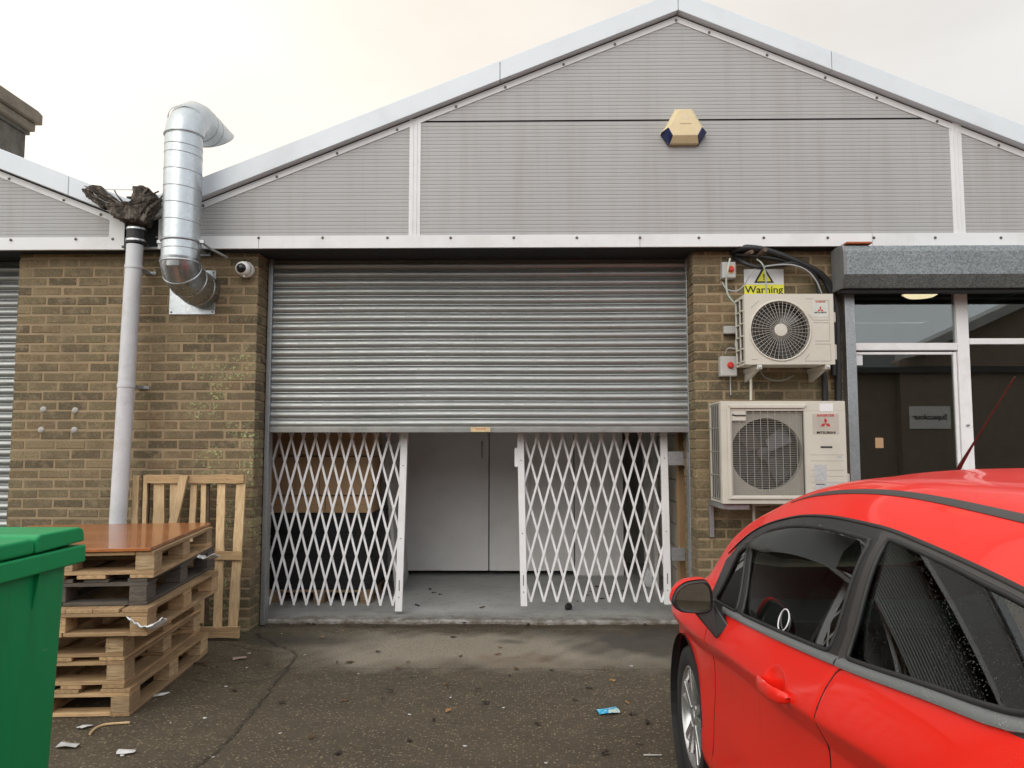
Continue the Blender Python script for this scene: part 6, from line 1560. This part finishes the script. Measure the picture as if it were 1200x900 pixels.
for sgn in (1, -1):
    door = make_part('door', doorf & ~special, 'paint', sgn, car)
    make_part('door_frame', frame & (uc >= 1.500 + .04 * (zc_f - 1.0)), 'frame_black', sgn, door)
    make_part('pillar_trim', pillar, 'pillar_grey', sgn, car)
    make_part('rear_window_frame', frame & ~pillar & (uc < 1.48), 'pillar_grey', sgn, car)
    pane_from('window', front_win, sgn, 'car_glass', door); pane_from('quarter_light', quarter_win, sgn, 'car_glass_wet', door); rp_ = pane_from('side_window', rear_win, sgn, 'car_glass_wet', car)
    seal('window_seal', front_win, sgn, door, .0062); seal('window_seal', quarter_win, sgn, door, .006); seal('window_seal', rear_win, sgn, car, .0062)
    # division bar between the frame and the painted rail
    rail = [(u, float(fzr(u)) + .001) for u in np.linspace(.55, 2.78, 90)]
    strip('rail_seal', rail, .008, .0, 'black', sgn, car, 6.9, 8.8, .005)
    # belt moulding in two lengths; the rear one curls up round the window corner
    strip('belt_moulding', [(u, float(fzb(u)) + .018) for u in np.linspace(2.74, 1.480, 60)], .020, .004, 'belt', sgn, door, 5.4, 8.2, .007)
    rl = [(u, float(fzb(u)) + .018) for u in np.linspace(1.470, .94, 34)] + [(.88, float(fzb(.88)) + .019), (.82, float(fzb(.82)) + .024), (.76, float(fzb(.76)) + .036), (.71, float(fzb(.71)) + .056), (.67, float(fzb(.67)) + .082), (.64, float(fzb(.64)) + .102)]
    strip('belt_moulding', rl, .021, .004, 'belt', sgn, car, 5.4, 8.2, .007)
    strip('moulding_joint', [(1.472, float(fzb(1.46)) + .010), (1.474, float(fzb(1.46)) + .022), (1.476, float(fzb(1.46)) + .027)], .0035, .008, 'pillar_grey', sgn, car, 5.4, 8.2, .003)
    # dark shut gap behind the panels
    for g in gpts[:2]:
        strip('shut_gap', dens(g, .02), .0055, -.0022, 'black', sgn, car, 1.2, 6.95, .0008)
    # wind deflector
    dl = [(u, float(fzr(u)) - .050) for u in np.linspace(2.46, 1.60, 40)]
    df = []
    vs = []; fs = []
    for i, (u, z) in enumerate(dl):
        k = i / (len(dl) - 1); hgt = .062 * min(1, (k + .15) * 2.2)
        vs += [surf(u, z + .012, 5.6, 8.2, .004, sgn), surf(u, z - hgt * .3, 5.6, 8.2, .022, sgn), surf(u, z - hgt, 5.6, 8.2, .026, sgn)]
    for i in range(len(dl) - 1):
        for k in range(2): fs.append((3 * i + k, 3 * i + k + 1, 3 * i + 4 + k, 3 * i + 3 + k))
    o = MB().add(vs, fs).build('wind_deflector', M['deflector'], door, smooth=60)
    # handle
    hp_ = [surf(1.905, .818, 3, 6.9, .002, sgn), surf(1.88, .822, 3, 6.9, .014, sgn), surf(1.80, .833, 3, 6.9, .026, sgn), surf(1.73, .840, 3, 6.9, .027, sgn), surf(1.685, .845, 3, 6.9, .018, sgn), surf(1.66, .848, 3, 6.9, .003, sgn)]
    hh = [Vector(p) for p in hp_]; sp_ = []
    mbh = MB(); vs = []; fs = []
    def crv(pts, n=8):
        out = []
        for i in range(len(pts) - 1):
            p0, p1, p2, p3 = pts[max(i - 1, 0)], pts[i], pts[i + 1], pts[min(i + 2, len(pts) - 1)]
            for k in range(n): s = k / n; out.append(.5 * ((2 * p1) + (p2 - p0) * s + (2 * p0 - 5 * p1 + 4 * p2 - p3) * s * s + (3 * p1 - p0 - 3 * p2 + p3) * s ** 3))
        return out + [pts[-1]]
    cs = crv(hh); nn_ = len(cs)
    for i, c in enumerate(cs):
        k = i / (nn_ - 1); hz_ = .019 * (1 - abs(2 * k - 1)**4) ** .5 * (1.15 - .3 * k) + .002
        for a in range(12):
            t_ = 2 * math.pi * a / 12; vs.append(c + Vector((sgn * -1 * math.cos(t_) * .009, 0, math.sin(t_) * hz_)))
    for i in range(nn_ - 1):
        for a in range(12): fs.append((i * 12 + a, i * 12 + (a + 1) % 12, (i + 1) * 12 + (a + 1) % 12, (i + 1) * 12 + a))
    mbh.add(vs, fs).build('handle', M['paint'], door, smooth=60)
    # door mirror
    mu, mv, mz = 2.46, .936, .956
    MV = lambda a, b, c: Vector((-sgn * (mv + a), mu + b, mz + c))
    ol = [(-.082, -.050), (-.088, -.010), (-.080, .030), (-.058, .050), (-.02, .050), (.03, .042), (.07, .020), (.090, -.008), (.094, -.028), (.082, -.048), (.05, -.062), (.0, -.066), (-.05, -.064)]
    ol = [(a * .78, c * .96) for a, c in ol]
    olS = []
    Np = len(ol)
    for i in range(Np):
        p0, p1, p2, p3 = [np.array(ol[(i + k) % Np]) for k in (-1, 0, 1, 2)]
        for k in range(5): s = k / 5; olS.append(tuple(.5 * ((2 * p1) + (p2 - p0) * s + (2 * p0 - 5 * p1 + 4 * p2 - p3) * s * s + (3 * p1 - p0 - 3 * p2 + p3) * s ** 3)))
    def loft(rings, capf=True):
        vs = []; fs = []; n = len(rings[0])
        for r_ in rings: vs += r_
        for i in range(len(rings) - 1):
            for k in range(n): fs.append((i * n + k, i * n + (k + 1) % n, (i + 1) * n + (k + 1) % n, (i + 1) * n + k))
        if capf: fs.append(tuple((len(rings) - 1) * n + k for k in range(n)))
        return MB().add(vs, fs)
    mr = empty('door_mirror', (0, 0, 0)); del_ = mr
    mr.parent = car; KIDS.setdefault(car.name, []).append(mr)
    cap = loft([[MV(a * s, b, c * s + .004) for a, c in olS] for s, b in ((1.0, .012), (1.04, .03), (1.02, .055), (.92, .085), (.72, .108), (.4, .122), (.1, .126))])
    cap.build('mirror_cap', M['paint'], mr, smooth=80)
    rim = loft([[MV(a * s, b, c * s) for a, c in olS] for s, b in ((.84, .004), (.85, -.008), (.94, -.013), (1.02, -.006), (1.03, .012), (1.0, .014))], False)
    rim.build('mirror_rim', M['frame_black'], mr, smooth=60)
    gl = MB().add([MV(a * .87, -.004 + .13 * a + .05 * c, c * .87) for a, c in olS], [tuple(range(len(olS)))]); gl.build('mirror_glass', M['mirror'], mr)
    sp0 = surf(2.50, .895, 5.4, 8.2, -.01, sgn)
    arm = MB().add([MV(-.080, .012, -.03), MV(.0, .012, -.058), MV(-.0, .085, -.058), MV(-.080, .085, -.03), surf(2.41, .868, 5.4, 8.2, -.002, sgn) + Vector((0, 0, -.015)), surf(2.45, .800, 5.0, 8.2, .004, sgn), surf(2.58, .835, 5.0, 8.2, .002, sgn), surf(2.60, .90, 5.4, 8.2, -.002, sgn)], [(0, 1, 2, 3), (4, 5, 6, 7), (0, 1, 5, 4), (1, 2, 6, 5), (2, 3, 7, 6), (3, 0, 4, 7)])
    arm.build('mirror_arm', M['frame_black'], mr, bevel=.006)
    # roof channel strip
    chn = []
    vs = []; fs = []
    for k, u in enumerate(np.linspace(.25, 2.32, 70)):
        i = int(np.clip(np.searchsorted(US, u), 1, nu - 1)); sec = S[i]; j = int(np.argmin(np.abs(ids - 9.0))); p = sec[j]; tdir = sec[j + 1] - sec[j - 1]; tdir = tdir / np.linalg.norm(tdir); nrm = np.array([-tdir[1], tdir[0]]) * (1 if tdir[0] < 0 else 1)
        if nrm[1] < 0: nrm = -nrm
        hw_ = .0125 * min(1, max(.15, (2.34 - u) * 4))
        for s, o in ((-1, -.003), (-1, .0015), (0, .003), (1, .0015), (1, -.003)):
            q = p + tdir * s * hw_ + nrm * o; vs.append((-sgn * q[0], US[i], q[1]))
    for k in range(69):
        for a in range(4): fs.append((5 * k + a, 5 * k + a + 1, 5 * k + 6 + a, 5 * k + 5 + a))
    MB().add(vs, fs).build('roof_channel', M['pillar_grey'], car, smooth=50)
    # wheels
    for ua in (.64, 3.13):
        vo_ = .795
        wh = empty('wheel', (0, 0, 0)); wh.parent = car; KIDS[car.name].append(wh)
        ctr = Vector((-sgn * vo_, ua, .30)); ax_ = Vector((-sgn, 0, 0))
        MB().lathe([(.205, .01), (.218, .022), (.262, .030), (.290, .022), (.302, .0), (.306, -.05), (.306, -.13), (.300, -.17), (.27, -.19), (.21, -.18)], ctr, ax_, 56).build('tyre', M['tyre'], wh, smooth=50)
        MB().lathe([(.207, .008), (.213, .016), (.206, .020), (.196, .012), (.190, -.03), (.185, -.12), (.20, -.15)], ctr, ax_, 56).build('rim', M['alloy'], wh, smooth=50)
        spk = MB()
        e1 = Vector((0, 1, 0)); e2 = Vector((0, 0, 1))
        for k in range(5):
            for da in (-.13, .13):
                a0 = 2 * math.pi * k / 5 + .3; a1 = a0 + da * 1.5
                pa = ctr + ax_ * .002 + (e1 * math.cos(a0 + da * .8) + e2 * math.sin(a0 + da * .8)) * .045; pb_ = ctr + ax_ * .006 + (e1 * math.cos(a1) + e2 * math.sin(a1)) * .196
                spk.beam(pa, pb_, .030, .020, up=ax_)
        spk.lathe([(0, .014), (.028, .014), (.034, .008), (.055, .006), (.06, -.02), (.0, -.03)], ctr, ax_, 24)
        spk.build('spokes', M['alloy'], wh, bevel=.004)
        MB().lathe([(.0, -.06), (.14, -.06), (.14, -.075), (0, -.075)], ctr, ax_, 32).build('brake_disc', M['galv_dark'], wh)
        MB().lathe([(.352, .045), (.35, -.26), (.0, -.27)], ctr, ax_, 40).build('wheel_well', M['black'], car)
    # headlight / tail light
    hl = [(3.30, .70), (3.45, .76), (3.60, .76), (3.74, .70), (3.80, .60), (3.62, .60)]
    MB().add([surf(u, z, 2, 6.9, .004, sgn) for u, z in hl] + [surf(3.55, .68, 2, 6.9, .012, sgn)], [(i, (i + 1) % 6, 6) for i in range(6)]).build('headlight', M['aluminium'], car, smooth=60)
    tlp = [(.03, .80), (.22, .84), (.25, 1.02), (.12, 1.0), (.04, .92)]
    MB().add([surf(u, z, 2, 9, .004, sgn) for u, z in tlp] + [surf(.14, .92, 2, 9, .014, sgn)], [(i, (i + 1) % 5, 5) for i in range(5)]).build('tail_light', M['red_plastic'], car, smooth=60)
# windscreen and hatch glass across the middle
def across(name, mask, mat):
    vs = []; fs = []
    for sgn in (1, -1):
        idx = np.argwhere(mask & keep); i, j = idx[:, 0], idx[:, 1]; q = np.stack([i * nt + j, (i + 1) * nt + j, (i + 1) * nt + j + 1, i * nt + j + 1], -1)
        if sgn > 0: q = q[:, ::-1]
        vv = V3(sgn); u_, inv = np.unique(q.reshape(-1), return_inverse=True); off = len(vs); vs += vv[u_].tolist(); fs += (inv.reshape(-1, 4) + off).tolist()
    return MB().add(vs, fs).build(name, M[mat], car, smooth=80)
across('windscreen', wind, 'car_glass'); across('hatch_window', hatchw, 'black_gloss')
# antenna
az = 1.385
MB().tube([(0, 2.43, az - .03), (0, 2.43, az + .010)], [.026, .020], 16).build('antenna_base', M['frame_black'], car, smooth=50)
ant = plain('antenna_dark', (.05, .012, .012), .4)
MB().tube([(0, 2.43, az), (0, 2.37, az + .055), (0, 2.28, az + .135), (0, 2.06, az + .325)], [.009, .0065, .0028, .0022], 10).build('antenna', ant, car, smooth=50)
# cabin
MB().box(-.72, .72, .35, 3.05, .22, .26).box(-.62, .62, .36, .50, .26, 1.02).build('cabin_floor', M['seat'], car)
MB().box(-.70, .70, 2.55, 3.02, .50, .84).build('dashboard', M['dash'], car, bevel=.04, seg=3)
for sx_ in (-1, 1):
    st_ = empty('front_seat', (0, 0, 0)); st_.parent = car; KIDS[car.name].append(st_)
    MB().box(sx_ * .36 - .24, sx_ * .36 + .24, 1.52, 2.05, .30, .50).build('cushion', M['seat'], st_, bevel=.05, seg=3)
    MB().obox((sx_ * .36, 1.45, .78), (.23, 0, 0), (0, .06, .0), (0, -.09, .30)).build('backrest', M['seat'], st_, bevel=.05, seg=3)
    MB().obox((sx_ * .36, 1.36, 1.14), (.13, 0, 0), (0, .045, 0), (0, -.01, .08)).build('headrest', M['seat'], st_, bevel=.04, seg=3)
MB().box(-.60, .60, .75, .95, .30, .98).build('rear_bench', M['seat'], car, bevel=.05, seg=3)
MB().tube([(.36 + .175 * math.cos(a), 2.33 - .06 * math.sin(a), .86 + .165 * math.sin(a)) for a in [2 * math.pi * k / 32 for k in range(32)]], .013, 8, closed=True).build('steering_wheel', M['dash'], car, smooth=60)
# thin white ring laid on the front glass
c_ = (1.935, .985)
mbr = MB().tube([surf(c_[0] + .042 * math.cos(a), c_[1] + .030 * math.sin(a), 5.6, 8.2, -.003, 1) for a in [2 * math.pi * k / 36 for k in range(36)]], .0022, 6, closed=True).build('white_ring', M['white_film'], car)
# bonnet line & bumper cut
for o_ in (car,): o_.location = (XC0, Y0C, 0); o_.rotation_euler = (0, 0, CROT)

# ================================================================== LIGHT
w = bpy.data.worlds.new('World'); scene.world = w; w.use_nodes = True; nt_ = w.node_tree; n_ = nt_.nodes
bg = n_['Background']; sky = n_.new('ShaderNodeTexSky'); sky.sky_type = 'NISHITA'; sky.sun_disc = False
SEL, SAZ = R(34), R(200)        # sun high behind thin cloud, behind-left of the camera
sky.sun_elevation = SEL; sky.sun_rotation = SAZ
tc = n_.new('ShaderNodeTexCoord'); mpn = n_.new('ShaderNodeMapping'); mpn.inputs['Scale'].default_value = (1, 1, 2.5); nt_.links.new(tc.outputs['Generated'], mpn.inputs[0])
ns = n_.new('ShaderNodeTexNoise'); ns.inputs['Scale'].default_value = 1.7; ns.inputs['Detail'].default_value = 7; ns.inputs['Roughness'].default_value = .5; nt_.links.new(mpn.outputs[0], ns.inputs[0])
rp2 = n_.new('ShaderNodeValToRGB'); e = rp2.color_ramp.elements; e[0].position = .30; e[0].color = (8.5, 8.5, 8.5, 1); e[1].position = .66; e[1].color = (10.3, 10.6, 10.9, 1)
nt_.links.new(ns.outputs['Fac'], rp2.inputs[0])
# brighter towards the left horizon, where the low sun glows through
sp = n_.new('ShaderNodeSeparateXYZ'); nt_.links.new(tc.outputs['Generated'], sp.inputs[0])
mr1 = n_.new('ShaderNodeMapRange'); mr1.inputs[1].default_value = .45; mr1.inputs[2].default_value = -.60; mr1.inputs[3].default_value = .92; mr1.inputs[4].default_value = 1.5; nt_.links.new(sp.outputs[0], mr1.inputs[0])
mr1.inputs[3].default_value = 0; mr1.inputs[4].default_value = 1; glow = n_.new('ShaderNodeMix'); glow.data_type = 'RGBA'; glow.inputs[6].default_value = (.93, .93, .93, 1); glow.inputs[7].default_value = (1.55, 1.47, 1.34, 1); nt_.links.new(mr1.outputs[0], glow.inputs[0])
mm = n_.new('ShaderNodeMix'); mm.data_type = 'RGBA'; mm.blend_type = 'MULTIPLY'; mm.inputs[0].default_value = 1; nt_.links.new(rp2.outputs[0], mm.inputs[6]); nt_.links.new(glow.outputs[2], mm.inputs[7])
mr2 = n_.new('ShaderNodeMapRange'); mr2.inputs[1].default_value = .9; mr2.inputs[2].default_value = -.4; mr2.inputs[3].default_value = .0; mr2.inputs[4].default_value = 1.0; nt_.links.new(sp.outputs[1], mr2.inputs[0])
front = n_.new('ShaderNodeMix'); front.data_type = 'RGBA'; front.inputs[6].default_value = (.72, .665, .60, 1); front.inputs[7].default_value = (1.12, 1.12, 1.12, 1); nt_.links.new(mr2.outputs[0], front.inputs[0])
m3 = n_.new('ShaderNodeMix'); m3.data_type = 'RGBA'; m3.blend_type = 'MULTIPLY'; m3.inputs[0].default_value = 1; nt_.links.new(mm.outputs[2], m3.inputs[6]); nt_.links.new(front.outputs[2], m3.inputs[7]); mm = m3
mx = n_.new('ShaderNodeMix'); mx.data_type = 'RGBA'; mx.inputs[0].default_value = .88; nt_.links.new(sky.outputs[0], mx.inputs[6]); nt_.links.new(mm.outputs[2], mx.inputs[7])
nt_.links.new(mx.outputs[2], bg.inputs[0]); bg.inputs[1].default_value = .10
sd = bpy.data.lights.new('sun', 'SUN'); sd.energy = .6; sd.angle = R(40); sd.color = (1, .95, .88)
so_ = bpy.data.objects.new('sun', sd); COL.objects.link(so_)
dirv = Vector((math.sin(SAZ) * math.cos(SEL), math.cos(SAZ) * math.cos(SEL), math.sin(SEL)))
so_.rotation_euler = dirv.to_track_quat('Z', 'Y').to_euler()
vs_ = scene.view_settings; vs_.view_transform = 'Standard'; vs_.look = 'None'; vs_.gamma = 1; vs_.exposure = 0.40; vs_.use_curve_mapping = False
scene.render.engine = 'CYCLES'
scene.cycles.max_bounces = 8; scene.cycles.transparent_max_bounces = 16
